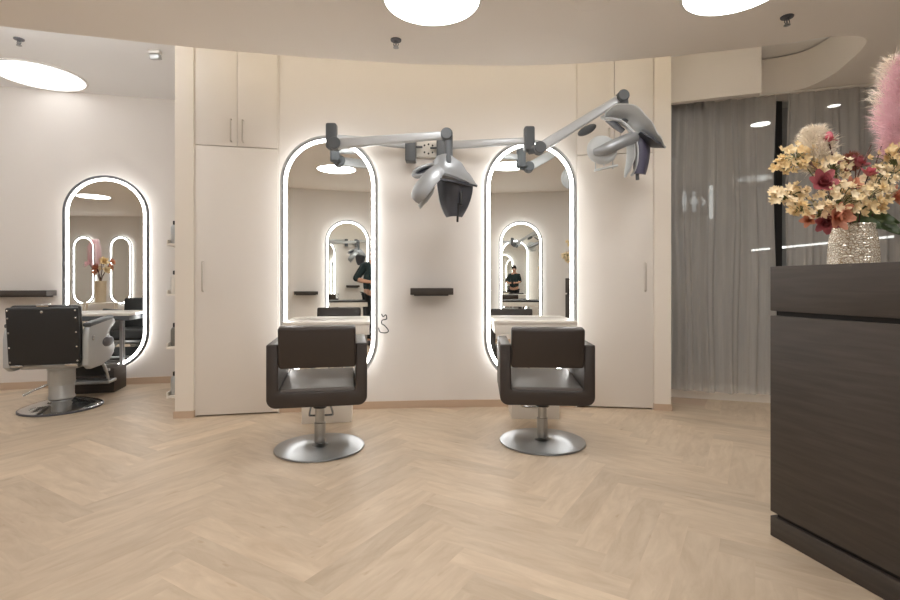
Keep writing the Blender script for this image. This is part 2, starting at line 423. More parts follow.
def make_drop():
    # slab outline: along the curved edge and the rounded end of the slot, then round the back of the room
    poly = rim + [(2.40, 4.72), (2.6, 4.95), (3.2, 4.80), (4.6, 4.35), (5.0, 4.2), (5.0, -.95), (-1.75, -.95), (-1.75, -4.7), (-6.8, -4.7)]
    b = B(); t = bmesh.new()
    lo = [t.verts.new((x, y, LOW)) for x, y in poly]; hi = [t.verts.new((x, y, HIGH - .012)) for x, y in poly]
    f1 = t.faces.new(lo); f2 = t.faces.new(hi)
    n = len(poly)
    for i in range(n): t.faces.new((lo[i], lo[(i + 1) % n], hi[(i + 1) % n], hi[i]))
    bmesh.ops.recalc_face_normals(t, faces=t.faces)
    bmesh.ops.triangulate(t, faces=[f1, f2])
    b._add(t)
    return struct(b.build('ceiling_dropped', M['ceil'], sharp=30))
make_drop()
# header above the window bay
struct(B().prism([(1.88, 4.475), (2.62, 4.205), (2.64, 4.27), (1.90, 4.54)], 2.69, HIGH - .003).build('beam_header', M['wall'], flat=True))
# cove strip on the room side of the slot
cv = thing('cove_light', 'warm light strip hidden in the ceiling slot above the curved styling wall', 'light', (0, 0, 0))
xs = [-2.0 + 3.6 * i / 40 for i in range(41)]
ptsc = [p for p in e1 if -2.05 < p.x < 2.75]
B().tube([(p.x, p.y + .03, HIGH - .06) for p in ptsc], .012, 8).build('light_strip', M['cove'], cv)
B().tube([(p.x, p.y + .012, HIGH - .06) for p in ptsc], .016, 8).build('strip_holder', M['whitem'], cv)
cw = thing('cove_light', 'white light strip hidden on the ceiling edge beside the raised barber corner ceiling', 'light', (0, 0, 0))
ptsw = [p for p in e1 if -6.0 < p.x < -2.3]
B().tube([(p.x - .01, p.y + .03, LOW + .09) for p in ptsw], .014, 8).build('light_strip', M['cove_w'], cw)
B().tube([(p.x, p.y + .010, LOW + .09) for p in ptsw], .016, 8).build('strip_holder', M['whitem'], cw)

def downlight(x, y, z, r, label, white=False):
    t = thing('ceiling_downlight', label, 'ceiling light', (x, y, z), 0)
    B().lathe([(r, 0), (r + .014, 0), (r + .016, -.006), (r + .012, -.011), (r - .004, -.011), (r - .004, 0)], seg=56).build('trim_ring', M['whitem'], t)
    B().lathe([(0, -.008), (r - .006, -.008), (r - .004, -.004), (r - .004, .0), (0, .0)], seg=56).build('diffuser', M['lamp_w' if white else 'lamp'], t)
downlight(-.107, 2.97, LOW, .285, 'round glowing ceiling light above the middle of the styling wall')
downlight(1.63, 2.86, LOW, .275, 'round glowing ceiling light beside the sprinkler over the reception desk side')
downlight(-.62, 1.02, LOW, .28, 'round ceiling light seen in the silver mirror with the person reflected')
downlight(.695, 1.5, LOW, .28, 'round ceiling light seen in the silver mirror nearest the desk')
downlight(-4.5, -.12, LOW, .28, 'round ceiling light seen in the dark framed mirror of the barber corner')
downlight(2.7, .9, LOW, .28, 'round ceiling light over the work side of the reception desk')
downlight(-2.5, 1.3, LOW, .28, 'round ceiling light over open floor between barber corner and styling chairs')
downlight(-3.98, 4.85, HIGH, .37, 'large round ceiling light over the barber chair, in the raised ceiling', True)
downlight(-5.6, 3.6, HIGH, .37, 'large round ceiling light further left in the raised ceiling', True)

def sprinkler(x, y, z, label):
    t = thing('sprinkler_head', label, 'sprinkler', (x, y, z))
    B().lathe([(0, 0), (.038, 0), (.036, -.008), (.014, -.011), (.010, -.02), (0, -.02)], seg=24).build('cover_plate', M['rim_d'], t)
    b = B(); b.tube([(-.012, 0, -.018), (-.016, 0, -.035), (-.004, 0, -.052)], .003, 6); b.tube([(.012, 0, -.018), (.016, 0, -.035), (.004, 0, -.052)], .003, 6)
    b.cyl((0, 0, -.02), (0, 0, -.05), .004); b.build('frame', M['dgrey'], t)
    B().lathe([(0, -.05), (.018, -.051), (.02, -.056), (0, -.058)], seg=16).build('deflector', M['brushed'], t)
sprinkler((787 - 450) / F * 3.16, 3.16, LOW, 'small metal ceiling sprinkler beside the round light near the ceiling recess')
sprinkler((396 - 450) / F * 3.46, 3.46, LOW, 'small metal ceiling sprinkler in front of the styling wall, left of the middle light')
sprinkler((19 - 450) / F * 4.12, 4.12, HIGH, 'small metal ceiling sprinkler on the raised ceiling above the barber corner')
t = thing('ceiling_sensor', 'small white motion sensor on the raised ceiling near the cream pillar', 'sensor', ((155 - 450) / F * 4.33, 4.33, HIGH))
B().box(-.05, .05, -.03, .03, -.03, 0, .008).build('mount', M['whitem'], t)
B().box(-.04, .045, -.035, .02, -.075, -.028, .01, mat=Matrix.Rotation(.25, 4, 'X')).build('sensor_body', M['silver'], t)
t = thing('ceiling_hatch', 'flush round white access cover in the ceiling at the top of the picture', 'hatch', ((592 - 450) / F * 3.0, 3.0, LOW))
B().lathe([(0, -.004), (.10, -.004), (.105, -.001), (.105, 0), (0, 0)], seg=40).build('cover', M['ceil'], t)

# ------------------------------------------------------------------ window bay with sheer curtains
def bay(x): return 4.76 - .30 * (x - 1.9) - .005 * (x - 1.9) ** 2
def curtain(x0, x1, folds, label, seed, ztop):
    rnd = random.Random(seed); n = int(folds * 26); ph = 0; pts = []
    for i in range(n + 1):
        s = i / n; x = x0 + (x1 - x0) * s
        w = math.sin(2 * PI * folds * s + 1.2 * math.sin(5 * s + seed)) * (.45 + .55 * math.sin(3.1 * s * folds / 3 + seed) ** 2) + .30 * math.sin(2 * PI * folds * 2.7 * s + seed + 2 * math.sin(4 * s))
        pts.append((x, w))
    rows = []
    for k in range(15):
        zz = k / 14; z = .085 + (ztop - .085) * zz
        amp = .034 * (1.12 - .35 * zz)
        rows.append([(x + .010 * math.sin(9 * x + 2.2 * z), bay(x) + w * amp + .012 * math.sin(3 * z + x * 7), z) for x, w in pts])
    return tag(B().sheet(rows).build('sheer_curtain', M['sheer'], sharp=180), label, 'curtain', 'sheer curtains across the window bay')
curtain(1.92, 2.90, 6, 'grey sheer curtain hanging between the cream pillar and the dark gap in the curtains', 1, 2.762)
curtain(2.97, 4.72, 10, 'grey sheer curtain behind the bouquet and the reception desk', 4, 2.762)
rt = thing('curtain_rail', 'slim pale curtain rail at the ceiling line above the sheer curtains', 'curtain rail')
B().tube([(x, bay(x) - .055, LOW - .012) for x in [2.7 + .1 * i for i in range(21)]], .010, 8).build('rail', M['whitem'], rt)

def wy(x): return bay(x) + .24
wf = B()
for x in (2.0, 3.04, 3.95, 4.75):
    wf.box(x - .03, x + .03, wy(x) - .03, wy(x) + .05, 0, 2.9)
for z0, z1 in ((2.78, 2.9),):
    for i in range(14):
        xa, xb = 1.85 + .215 * i, 1.85 + .215 * (i + 1)
        wf.prism([(xa, wy(xa) - .03), (xb, wy(xb) - .03), (xb, wy(xb) + .05), (xa, wy(xa) + .05)], z0, z1)
struct(wf.build('window_1', M['mull'], flat=True))
gl = struct(B().sheet([[(1.85 + .2 * i, wy(1.85 + .2 * i) + .01, z) for i in range(16)] for z in (.08, 2.8)]).build('window_1_glass', M['glass'], sharp=180))
kb = B(); xs = [1.9 + .1 * i for i in range(30)]
kb.prism([(x, bay(x) + .08) for x in xs] + [(x, wy(x) + .06) for x in reversed(xs)], 0, .10)
struct(kb.build('window_1_sill', M['white'], sharp=50))
# the passage beyond the glass
struct(B().prism([(1.8, 4.65), (4.9, 3.9), (9, 3.0), (9, 8.2), (1.8, 8.2)], -.06, -.004).build('floor_corridor', M['corr_f'], flat=True))
struct(B().prism([(1.7, 5.02), (3.2, 4.82), (4.95, 4.22), (9, 3.0), (9, 8.2), (1.7, 8.2)], 3.0, 3.06).build('ceiling_corridor', M['ceil_g'], flat=True))
struct(B().box(1.7, 9, 7.3, 7.42, 0, 3.0).build('wall_corridor_far', M['corr'], flat=True))
struct(B().box(1.66, 1.8, 4.7, 7.35, 0, 3.06).build('wall_corridor_left', M['corr'], flat=True))
struct(B().box(8.9, 9.0, 3.0, 7.35, 0, 3.0).build('wall_corridor_right', M['corr'], flat=True))
struct(B().box(4.94, 9.0, 2.9, 3.05, 0, 3.0).build('wall_corridor_near', M['corr'], flat=True))
for px, py, lab in ((761, 123.5, 'oval ceiling spot glowing beyond the sheer curtain left of the bouquet'), (834, 105, 'small ceiling spot glowing beyond the sheer curtain above the bouquet')):
    d = 1.92 * F / (284 - py)
    t = thing('corridor_spotlight', lab, 'ceiling light', ((px - 450) / F * d, d, 3.0))
    r = .11 if px < 800 else .06
    B().lathe([(r, 0), (r + .02, 0), (r + .02, -.012), (r, -.012)], seg=32).build('trim_ring', M['whitem'], t)
    B().lathe([(0, -.006), (r, -.006), (r, 0), (0, 0)], seg=32).build('diffuser', M['lamp_far'], t)
for x, y, lab in ((2.12, 5.6, 'unseen fill light added in the passage beyond the cream pillar'), (5.6, 5.4, 'unseen fill light added in the passage beyond the desk bouquet'), (7.4, 5.0, 'unseen fill light added at the far end of the passage')):
    t = thing('corridor_fill_light', lab, 'ceiling light', (x, y, 3.0))  # fill lights added out of view to brighten the passage
    B().lathe([(.2, 0), (.22, 0), (.22, -.012), (.2, -.012)], seg=32).build('trim_ring', M['whitem'], t)
    B().lathe([(0, -.006), (.2, -.006), (.2, 0), (0, 0)], seg=32).build('diffuser', M['lamp'], t)
t = thing('restroom_sign', 'dark restroom sign with white figures seen dimly through the sheer curtain', 'sign', (3.52, 7.29, 2.29))
B().box(-.24, .24, -.035, 0, -.26, .22, .006).build('sign_panel', M['sign'], t)
b = B()
for cx, sk in ((-.12, 0), (.02, 1)):
    b.ball((cx, -.04, .11), .026, 2, (1, .2, 1))
    if sk: b.prism([(cx - .018, .07), (cx + .018, .07), (cx + .06, -.05), (cx - .06, -.05)], .036, .042, mat=Matrix.Rotation(PI / 2, 4, 'X'))
    else: b.box(cx - .032, cx + .032, -.042, -.036, -.05, .075)
    b.box(cx - .024, cx - .006, -.042, -.036, -.16, -.05); b.box(cx + .006, cx + .024, -.042, -.036, -.16, -.05)
b.prism([(.13, .05), (.20, -.02), (.13, -.09), (.13, -.055), (.165, -.02), (.13, .015)], .036, .042, mat=Matrix.Rotation(PI / 2, 4, 'X'))
b.build('pictogram', emit('sign_white', (1, 1, 1, 1), .35), t, flat=True)
B().box(.25, .29, -.05, 0, -.26, .22).build('light_edge', emit('sign_edge', (1, 1, .97, 1), .5), t)
t = thing('linear_light', 'thin white light line running along the passage beyond the curtains', 'light')
B().cyl((3.86, 6.4, 1.51), (4.9, 5.05, 1.60), .013).build('light_tube', emit('line_light', (1, .97, .93, 1), 1.6), t)
B().beam((3.86, 6.42, 1.51), (4.9, 5.07, 1.60), .04, .04, .02, .02, .004).build('rail', M['mull'], t)
for x, y, zz in ((4.0, 6.24, 1.5), (4.7, 5.33, 1.57)): B().cyl((x, y + .02, 0), (x, y + .02, zz), .018).build('post', M['mull'], t)

# ------------------------------------------------------------------ built-in cabinets
def cabinet(p0, p1, mirror_handles, label):
    dx, dy = p1[0] - p0[0], p1[1] - p0[1]; w = math.hypot(dx, dy); rz = math.atan2(dy, dx)
    t = thing('built_in_cabinet', label, 'cabinet', (p0[0], p0[1], 0), rz)
    B().box(.002, w - .002, .022, .34, .045, HIGH - .004).build('carcass', M['cab'], t, flat=True)
    B().box(.0, w, .05, .30, 0, .045).build('plinth', M['groove'], t, flat=True)
    B().box(-.008, .0025, .006, .30, 0, HIGH - .004).build('side_panel', M['cab'], t, flat=True)
    B().box(w - .0025, w + .008, .006, .30, 0, HIGH - .004).build('side_panel', M['cab'], t, flat=True)
    sp = 2.21; g = .0035
    def handle(par, x, z0, z1):
        b = B(); b.tube([(x, 0, z0), (x, -.028, z0 + .004), (x, -.030, z0 + .012), (x, -.030, z1 - .012), (x, -.028, z1 - .004), (x, 0, z1)], .006, 8)
        b.build('handle', M['handle'], par)
    for xa, xb, hx in ((g, w / 2 - g / 2, w / 2 - .045), (w / 2 + g / 2, w - g, w / 2 + .045)):
        d = B().box(xa, xb, 0, .02, sp + g, HIGH - .006, .0015).build('door', M['cab'], t)
        handle(d, hx, sp + .04, sp + .22)
    d = B().box(g, w - g, 0, .02, .012, sp - g, .0015).build('door', M['cab'], t)
    handle(d, .06 if not mirror_handles else w - .06, 1.02, 1.26)
    return t
cabinet((-2.068, 4.055), (-1.440, 4.185), False, 'tall cream built-in cabinet beside the barber corner, left of the styling mirrors')
cabinet((1.112, 4.388), (1.745, 4.303), True, 'tall cream built-in cabinet behind the raised hair processor, beside the curtains')

# ------------------------------------------------------------------ mirrors
def stadium(w, h, n=24):
    r = w / 2; pts = []
    for k in range(n + 1): a = PI * k / n; pts.append((r * math.cos(a), h / 2 - r + r * math.sin(a)))
    for k in range(n + 1): a = PI + PI * k / n; pts.append((r * math.cos(a), -h / 2 + r + r * math.sin(a)))
    return pts
def ring(b, w0, h0, w1, h1, y0, y1):
    """stadium ring between outer (w0,h0) and inner (w1,h1), from depth y0 (front) to y1 (back)"""
    t = bmesh.new(); o, i = stadium(w0, h0), stadium(w1, h1); n = len(o)
    V = [[t.verts.new((p[0], y, p[1])) for p in c] for c, y in ((o, y0), (i, y0), (i, y1), (o, y1))]
    for q in range(4):
        A, C = V[q], V[(q + 1) % 4]
        for k in range(n): t.faces.new((A[k], A[(k + 1) % n], C[(k + 1) % n], C[k]))
    bmesh.ops.recalc_face_normals(t, faces=t.faces)
    return b._add(t)
def pill_mirror(x, y, zc, h, rz, label, dark=False, w=.80):
    """x, y: mirror surface; local -Y looks into the room, wall 5 cm behind"""
    t = thing('pill_mirror', label, 'mirror', (x, y, zc), rz, 'tall pill-shaped lit mirrors')
    W = w
    b = B(); ring(b, W, h, W - .024, h - .024, -.012, .014); b.build('frame', M['rim_d' if dark else 'rim'], t)
    b = B(); ring(b, W - .024, h - .024, W - .056, h - .056, -.004, .01); b.build('rim_channel', M['channel'], t)
    b = B(); lw = .027 if not dark else .025
    ring(b, W - .056, h - .056, W - .056 - 2 * lw, h - .056 - 2 * lw, -.004, .008); b.build('light_ring', M['led'], t)
    g = bmesh.new(); vs = [g.verts.new((p[0], 0, p[1])) for p in stadium(W - .06 - 2 * lw + .01, h - .06 - 2 * lw + .01)]
    f = g.faces.new(vs); bmesh.ops.recalc_face_normals(g, faces=g.faces)
    if f.normal.y > 0: f.normal_flip()
    bb = B(); bb._add(g); bb.build('mirror_glass', M['mirror'], t, flat=True)
    b = B(); b.box(-W / 2 + .10, W / 2 - .10, .012, .082, -h / 2 + .2, h / 2 - .2); b.build('back_box', M['whitem'], t)
    b = B(); ring(b, W - .03, h - .03, W - .06, h - .06, .016, .034); b.build('back_light', M['halo'], t)
    return t
T1, T2, T3 = R(9.4), R(-1.5), R(13.65)
def onwall(x, fn, t, d=.05): return (x + d * math.sin(t), fn(x) - d * math.cos(t))
m1 = onwall(-1.022, back_y, T1, .085); m2 = onwall(.695, back_y, T2, .085); m3 = onwall(-3.63, left_y, T3, .085)
pill_mirror(m1[0], m1[1], 1.268, 2.115, T1, 'tall silver rimmed lit mirror beside the left cream cabinet, reflecting a person in dark clothes')
pill_mirror(m2[0], m2[1], 1.268, 2.115, T2, 'tall silver rimmed lit mirror reflecting a tunnel of arches, beside the right cream cabinet')
pill_mirror(m3[0], m3[1], 1.195, 2.05, T3, 'tall dark framed lit mirror behind the barber chair', True)
opp = [(-.25, 183.9, 'lit arch mirror of the opposite wall, reflected behind the person in dark clothes'),
       (1.04, 183.6, 'lit arch mirror of the opposite wall, largest nested arch in the tunnel reflection'),
       ]
for x, t, lab in opp:
    pill_mirror(x, opp_y(x) + .085, 1.205, 2.06, R(t), lab)
pill_mirror(-4.39, -3.24, 1.42, 1.72, R(207), 'narrow lit mirror reflected right of the pink flowers in the barber mirror', False, .56)
pill_mirror(-5.21, -3.66, 1.42, 1.72, R(207), 'narrow lit mirror reflected left of the pink flowers in the barber mirror', False, .56)
pill_mirror(-4.34, -3.31, 1.26, 2.04, R(207), 'wide lit arch mirror reflected around the narrow one in the barber mirror', False, .92)

def console(x, y, rz, label, dark=False, w=.66, other=False):
    """x, y: mirror surface point"""
    t = thing('styling_console', label, 'console', (x, y, 0), rz, 'styling consoles under the mirrors')
    mt = M['white'] if not dark else M['dgrey']
    B().box(-w / 2, w / 2, -.345, -.016, .762, .787, .004).build('counter_top', M['mull' if other else 'white'], t)
    B().box(-w / 2 + .004, w / 2 - .004, -.338, -.016, .682 if not dark else .715, .762, .003).build('drawer_front', mt, t)
    B().box(-.19, .19, -.33, -.016, 0, .24, .004).build('footrest_box', M['white' if not dark else 'dwood'], t)
    for sx in (-.145, .145): B().box(sx - .015, sx + .015, -.03, -.014, .24, .70).build('support_rail', M['rim'], t)
    return t
console(m1[0], m1[1], T1, 'white styling console behind the left brown chair, under the mirror reflecting a person')
console(m2[0], m2[1], T2, 'white styling console behind the right brown chair, under the mirror with nested arches')
console(m3[0], m3[1], T3, 'white topped styling console with dark pedestal in front of the barber corner mirror', True)
for (x, t, lab), l2 in zip(opp, ('white console of the opposite wall, reflected in front of the person in dark clothes', 'white console of the opposite wall, reflected under the nested arches')):
    console(x, opp_y(x) + .085, R(t), l2, other=True)

def wall_shelf(x, y, z, rz, w, label):
    t = thing('wall_shelf', label, 'shelf', (x, y, z), rz, 'dark floating wall shelves')
    B().box(-w / 2, w / 2, -.20, -.002, -.056, 0, .002).build('shelf_board', M['dwood'], t)
    B().box(-w / 2 + .03, w / 2 - .03, -.03, -.001, -.068, -.055, .002).build('wall_bracket', M['mull'], t)
wall_shelf(-.165, back_y(-.165), 1.045, R(4), .36, 'dark floating shelf on the curved wall between the two silver mirrors')
wall_shelf(-4.36, left_y(-4.36), 1.015, T3, .52, 'dark floating shelf on the wall left of the barber chair mirror')
wall_shelf(-.97, opp_y(-.97), .95, R(181), .40, 'dark floating shelf of the opposite wall, seen small in the left silver mirror')

# ------------------------------------------------------------------ styling chairs
def styling_chair(x, y, rz, label, lift=0., low_rest=False):
    t = thing('styling_chair', label, 'chair', (x, y, 0), rz, 'dark brown styling chairs')
    B().lathe([(0, 0), (.28, 0), (.290, .006), (.288, .013), (.278, .0145), (.12, .019), (.055, .022), (.046, .028), (0, .028)], seg=72).build('base_plate', M['spun'], t, sharp=25)
    b = B(); b.cyl((0, 0, .036), (0, 0, .17), .036, seg=28, bev=.003); b.cyl((0, 0, .17), (0, 0, .315), .030, seg=28); b.build('column', M['brushed'], t)
    b = B(); b.cyl((0, 0, .245), (0, 0, .32), .044, seg=24, bev=.004); b.box(-.14, .14, -.14, .14, .30, .325, .006); b.build('swivel_plate', M['mull'], t)
    # wrap-around body: U section (arms + bottom) running front to back
    W, H, th = .298, .385, .070
    out = []
    r = .055
    out.append((-W, H)); 
    for k in range(9): a = PI + PI / 2 * k / 8; out.append((-W + r + r * math.cos(a), r + r * math.sin(a)))
    for k in range(9): a = 1.5 * PI + PI / 2 * k / 8; out.append((W - r + r * math.cos(a), r + r * math.sin(a)))
    out.append((W, H)); out.append((W - th, H))
    r2 = .02
    for k in range(5): a = -PI / 2 * k / 4; out.append((W - th - r2 + r2 * math.cos(a), .095 + r2 + r2 * math.sin(a)))
    for k in range(5): a = -PI / 2 - PI / 2 * k / 4; out.append((-W + th + r2 + r2 * math.cos(a), .095 + r2 + r2 * math.sin(a)))
    out.append((-W + th, H))
    # prism extrudes along z; rotate so profile stands in XZ and runs along Y
    rot = Matrix(((1, 0, 0, 0), (0, 0, -1, .27), (0, 1, 0, .312), (0, 0, 0, 1)))
    b = B(); tb = bmesh.new()
    vs = []
    for yy in (-.27, .27):
        vs.append([tb.verts.new((p[0], yy, p[1] + .312 + (-.028 * (yy + .27) if False else 0))) for p in out])
    n = len(out)
    tb.faces.new(vs[0]); tb.faces.new(vs[1][::-1])
    for i in range(n): tb.faces.new((vs[0][i], vs[1][i], vs[1][(i + 1) % n], vs[0][(i + 1) % n]))
    bmesh.ops.recalc_face_normals(tb, faces=tb.faces)
    ed = [e for e in tb.edges if abs(e.verts[0].co.y - e.verts[1].co.y) < 1e-6 or (abs(e.verts[0].co.z - .697) < 1e-4 and abs(e.verts[1].co.z - .697) < 1e-4)]
    bmesh.ops.bevel(tb, geom=ed, offset=.010, segments=3, profile=.5, affect='EDGES')
    b._add(tb); b.build('armrest_frame', M['brown'], t, sharp=30)
    b = B(); b.box(-.226, .226, -.255, .31, .36, .424, .014, 4, Matrix.Translation((0, -.255, .42)) @ Matrix.Rotation(R(3.2), 4, 'X') @ Matrix.Translation((0, .255, -.42))); b.build('seat_cushion', M['seat'], t)
    lean = Matrix.Translation((0, -.245, .552)) @ Matrix.Rotation(R(9), 4, 'X')
    b = B(); b.box(-.228, .228, -.032, .045, .0, .256, .018, 4, lean); b.build('backrest', M['brown'], t)
    b = B(); b.cyl((-.245, -.235, .60), (.245, -.235, .60), .012, seg=14); b.build('backrest_rod', M['mull'], t)
    # footrest loop at the front
    b = B()
    b.tube(bez([(-.085, .10, .31), (-.095, .30, .25), (-.10, .42, .16), (-.08, .455, .13), (.08, .455, .13), (.10, .42, .16), (.095, .30, .25), (.085, .10, .31)], 40) if not low_rest else bez([(-.045, .05, .31), (-.062, .10, .24), (-.078, .15, .165), (-.06, .165, .152), (.06, .165, .152), (.078, .15, .165), (.062, .10, .24), (.045, .05, .31)], 40), .010 if not low_rest else .007, 10)
    b.build('footrest', M['chrome'], t)
    for o in t.children:
        if not o.name.startswith(('base_plate', 'column')): o.location.z = lift
    return t
styling_chair(-.858, 3.30, R(11.5), 'dark brown styling chair in front of the mirror reflecting a person', .02, True)
styling_chair(.631, 3.42, R(-3.5), 'dark brown styling chair in front of the mirror with the tunnel of arches')
# cable loop on the wall beside the left mirror
b = B()
b.tube(bez([(-.59, 4.315, .82), (-.575, 4.30, .80), (-.55, 4.29, .815), (-.545, 4.29, .78), (-.58, 4.28, .77), (-.585, 4.29, .74), (-.56, 4.30, .72), (-.53, 4.30, .68), (-.55, 4.31, .66), (-.60, 4.31, .665), (-.62, 4.33, .70)], 60), .0045, 8)
tag(b.build('appliance_cord', M['blackp']), 'looped black cord hanging beside the left silver mirror', 'cord')

# ------------------------------------------------------------------ barber chair
def barber_chair(x, y, rz, label):
    t = thing('barber_chair', label, 'chair', (x, y, 0), rz)
    B().lathe([(0, 0), (.325, 0), (.338, .008), (.335, .02), (.318, .028), (.29, .034), (.24, .052), (.17, .066), (.12, .075), (.10, .09), (.10, .11), (0, .11)], seg=64).build('base', M['chrome'], t)
    B().lathe([(.334, .0), (.345, .004), (.345, .016), (.334, .02)], seg=64).build('base_rim', M['rim_d'], t)
    B().lathe([(0, .09), (.108, .09), (.112, .10), (.104, .12), (.104, .21), (.110, .215), (.110, .222), (.112, .225), (.112, .335), (.118, .34), (.12, .36), (.11, .38), (0, .38)], seg=48).build('column', M['silver'], t)
    b = B(); b.tube([(-.09, .0, .22), (-.22, -.03, .17), (-.31, -.04, .13)], [.010, .009, .012], 10); b.build('pump_lever', M['chrome'], t)
    B().box(-.24, .24, -.22, .26, .37, .42, .012).build('seat_frame', M['brushed'], t)
    B().box(-.255, .255, -.24, .31, .42, .545, .035, 4).build('seat_cushion', M['black'], t)
    lean = Matrix.Translation((0, -.255, .42)) @ Matrix.Rotation(R(6), 4, 'X')
    bk = B().box(-.292, .292, -.045, .0, .0, .475, .016, 3, lean).build('back_panel', M['black'], t)
    B().box(-.285, .285, -.005, .075, .03, .485, .03, 4, lean).build('back_cushion', M['black'], t)
    for sx, zz, rr in [(a, z, .009) for a in (-.272, .272) for z in (.03, .15, .27, .39, .452)] + [(0, .44, .014)]:
        b = B(); b.ball((sx, -.046, zz), rr, 2, (1, .6, 1)); bmesh.ops.transform(b.bm, matrix=lean, verts=b.bm.verts)
        b.build('upholstery_stud', M['chrome'], bk)
    for sx in (-.22, .22):
        b = B(); b.box(sx - .05, sx + .05, -.055, -.03, -.012, .008, .004); bmesh.ops.transform(b.bm, matrix=lean, verts=b.bm.verts)
        b.build('hinge_plate', M['chrome'], bk)
    b = B(); b.box(-.05, .05, -.03, .02, .478, .50, .006, 2, lean); b.build('headrest_socket', M['chrome'], t)
    # arms: cast silver side with a black pad on top
    for s in (-1, 1):
        prof = [(-.27, .40), (-.27, .63), (-.25, .70), (-.20, .735), (.25, .765), (.31, .755), (.315, .72), (.28, .69), (.18, .66), (.20, .60), (.28, .55), (.31, .50), (.28, .44), (.20, .39), (.0, .36), (-.20, .36)]
        tb = bmesh.new(); vs = []
        for xx in (s * .292, s * .352): vs.append([tb.verts.new((xx, p[0], p[1])) for p in prof])
        n = len(prof); tb.faces.new(vs[0]); tb.faces.new(vs[1][::-1])
        for i in range(n): tb.faces.new((vs[0][i], vs[1][i], vs[1][(i + 1) % n], vs[0][(i + 1) % n]))
        bmesh.ops.recalc_face_normals(tb, faces=tb.faces)
        bmesh.ops.bevel(tb, geom=[e for e in tb.edges if abs(e.verts[0].co.x - e.verts[1].co.x) < 1e-6], offset=.012, segments=3, profile=.5, affect='EDGES')
        bb = B(); bb._add(tb); am = bb.build('armrest', M['silver'], t, sharp=45)
        B().beam((s * .322, -.24, .735), (s * .322, .27, .775), .035, .035, .075, .07, .014).build('arm_pad', M['dgrey'], am)
        B().ball((s * .355, .14, .56), .1, 3, (.16, 1.25, .46)).build('side_pad', M['rim_d'], am)
        B().cyl((s * .35, -.19, .62), (s * .365, -.19, .62), .02, seg=20, bev=.003).build('side_bolt', M['chrome'], am)
    # footrest
    fr = B(); 
    for s in (-1, 1): fr.tube(bez([(s * .19, .22, .39), (s * .20, .40, .32), (s * .20, .50, .20), (s * .20, .54, .13)], 14), .016, 10)
    fr.box(-.22, .22, .50, .535, .235, .26, .006)
    fr.build('footrest_arm', M['silver'], t)
    B().box(-.20, .20, .455, .475, .20, .36, .008, 3, Matrix.Translation((0, .0, 0))).build('calf_pad', M['black'], t)
    B().beam((-.23, .575, .13), (.23, .575, .13), .03, .03, .20, .20, .010).build('foot_plate', M['brushed'], t)
    return t
bc = barber_chair(-3.385, 4.36, T3, 'black and silver barber chair on a round chrome base before the dark framed mirror')
bc.scale = (.87, .92, 1.0)

# ------------------------------------------------------------------ product displays on the return wall
for k, (zz, lab) in enumerate(((1.415, 'white wall rack of hair products on the return wall, topmost of four'), (1.00, 'white wall rack of hair products on the return wall, second from top'),
                               (.565, 'white wall rack of hair products on the return wall, third from top'), (.16, 'white wall rack of hair products on the return wall, lowest of four'))):
    t = thing('product_rack', lab, 'shelf', (-2.230, 4.12, zz), R(12.05), 'product racks by the pillar')
    b = B(); b.box(-.095, .0, .0, .5, -.02, .0, .003); b.box(-.02, .0, .0, .5, .0, .27, .003); b.box(-.098, -.088, .0, .5, -.02, .03, .002); b.build('rack', M['white'], t)
    for j in range(3):
        px_, py_ = -.055, .06 + .13 * j
        w = Matrix.Rotation(R(12.05), 3, 'Z') @ Vector((px_, py_, 0))
        q = thing('product_bottle', '', 'bottle', (-2.230 + w.x, 4.12 + w.y, zz), 0, 'hair product bottles on the wall racks')
        q['label'] = 'small grey product bottle on the %s, %s' % (('topmost wall rack', 'second wall rack from top', 'third wall rack from top', 'lowest wall rack')[k], ('nearest the room', 'middle of the rack', 'deepest in the rack')[j])
        B().lathe([(0, 0), (.026, 0), (.028, .004), (.028, .13), (.022, .15), (.011, .158), (0, .158)], seg=20).build('bottle_body', M[('silver', 'whitem', 'amber')[(j + k) % 3]], q)
        B().lathe([(0, .158), (.012, .158), (.012, .19), (0, .192)], seg=16).build('cap', M['mull'], q)

# ------------------------------------------------------------------ hair processors on wall arms
def V3(px, py, D, dy=0.):
    E = D + dy
    return Vector(((px - 450) / F * E, E, CAM_Z + (284 - py) / F * E))
mp = thing('dryer_wall_plate', 'pale mounting plate with four holes on the curved wall between the mirrors', 'wall plate', (-.19, back_y(-.19), 2.25), R(4.3))
B().box(-.11, .11, -.05, -.002, -.065, .065, .006).build('plate', M['whitem'], mp)
for sx, sz in ((-.035, .03), (-.035, -.03), (.0, .04), (.0, -.04), (.035, .03), (.035, -.03)): B().cyl((sx, -.048, sz), (sx, -.056, sz), .008, seg=12).build('fixing_hole', M['mull'], mp)

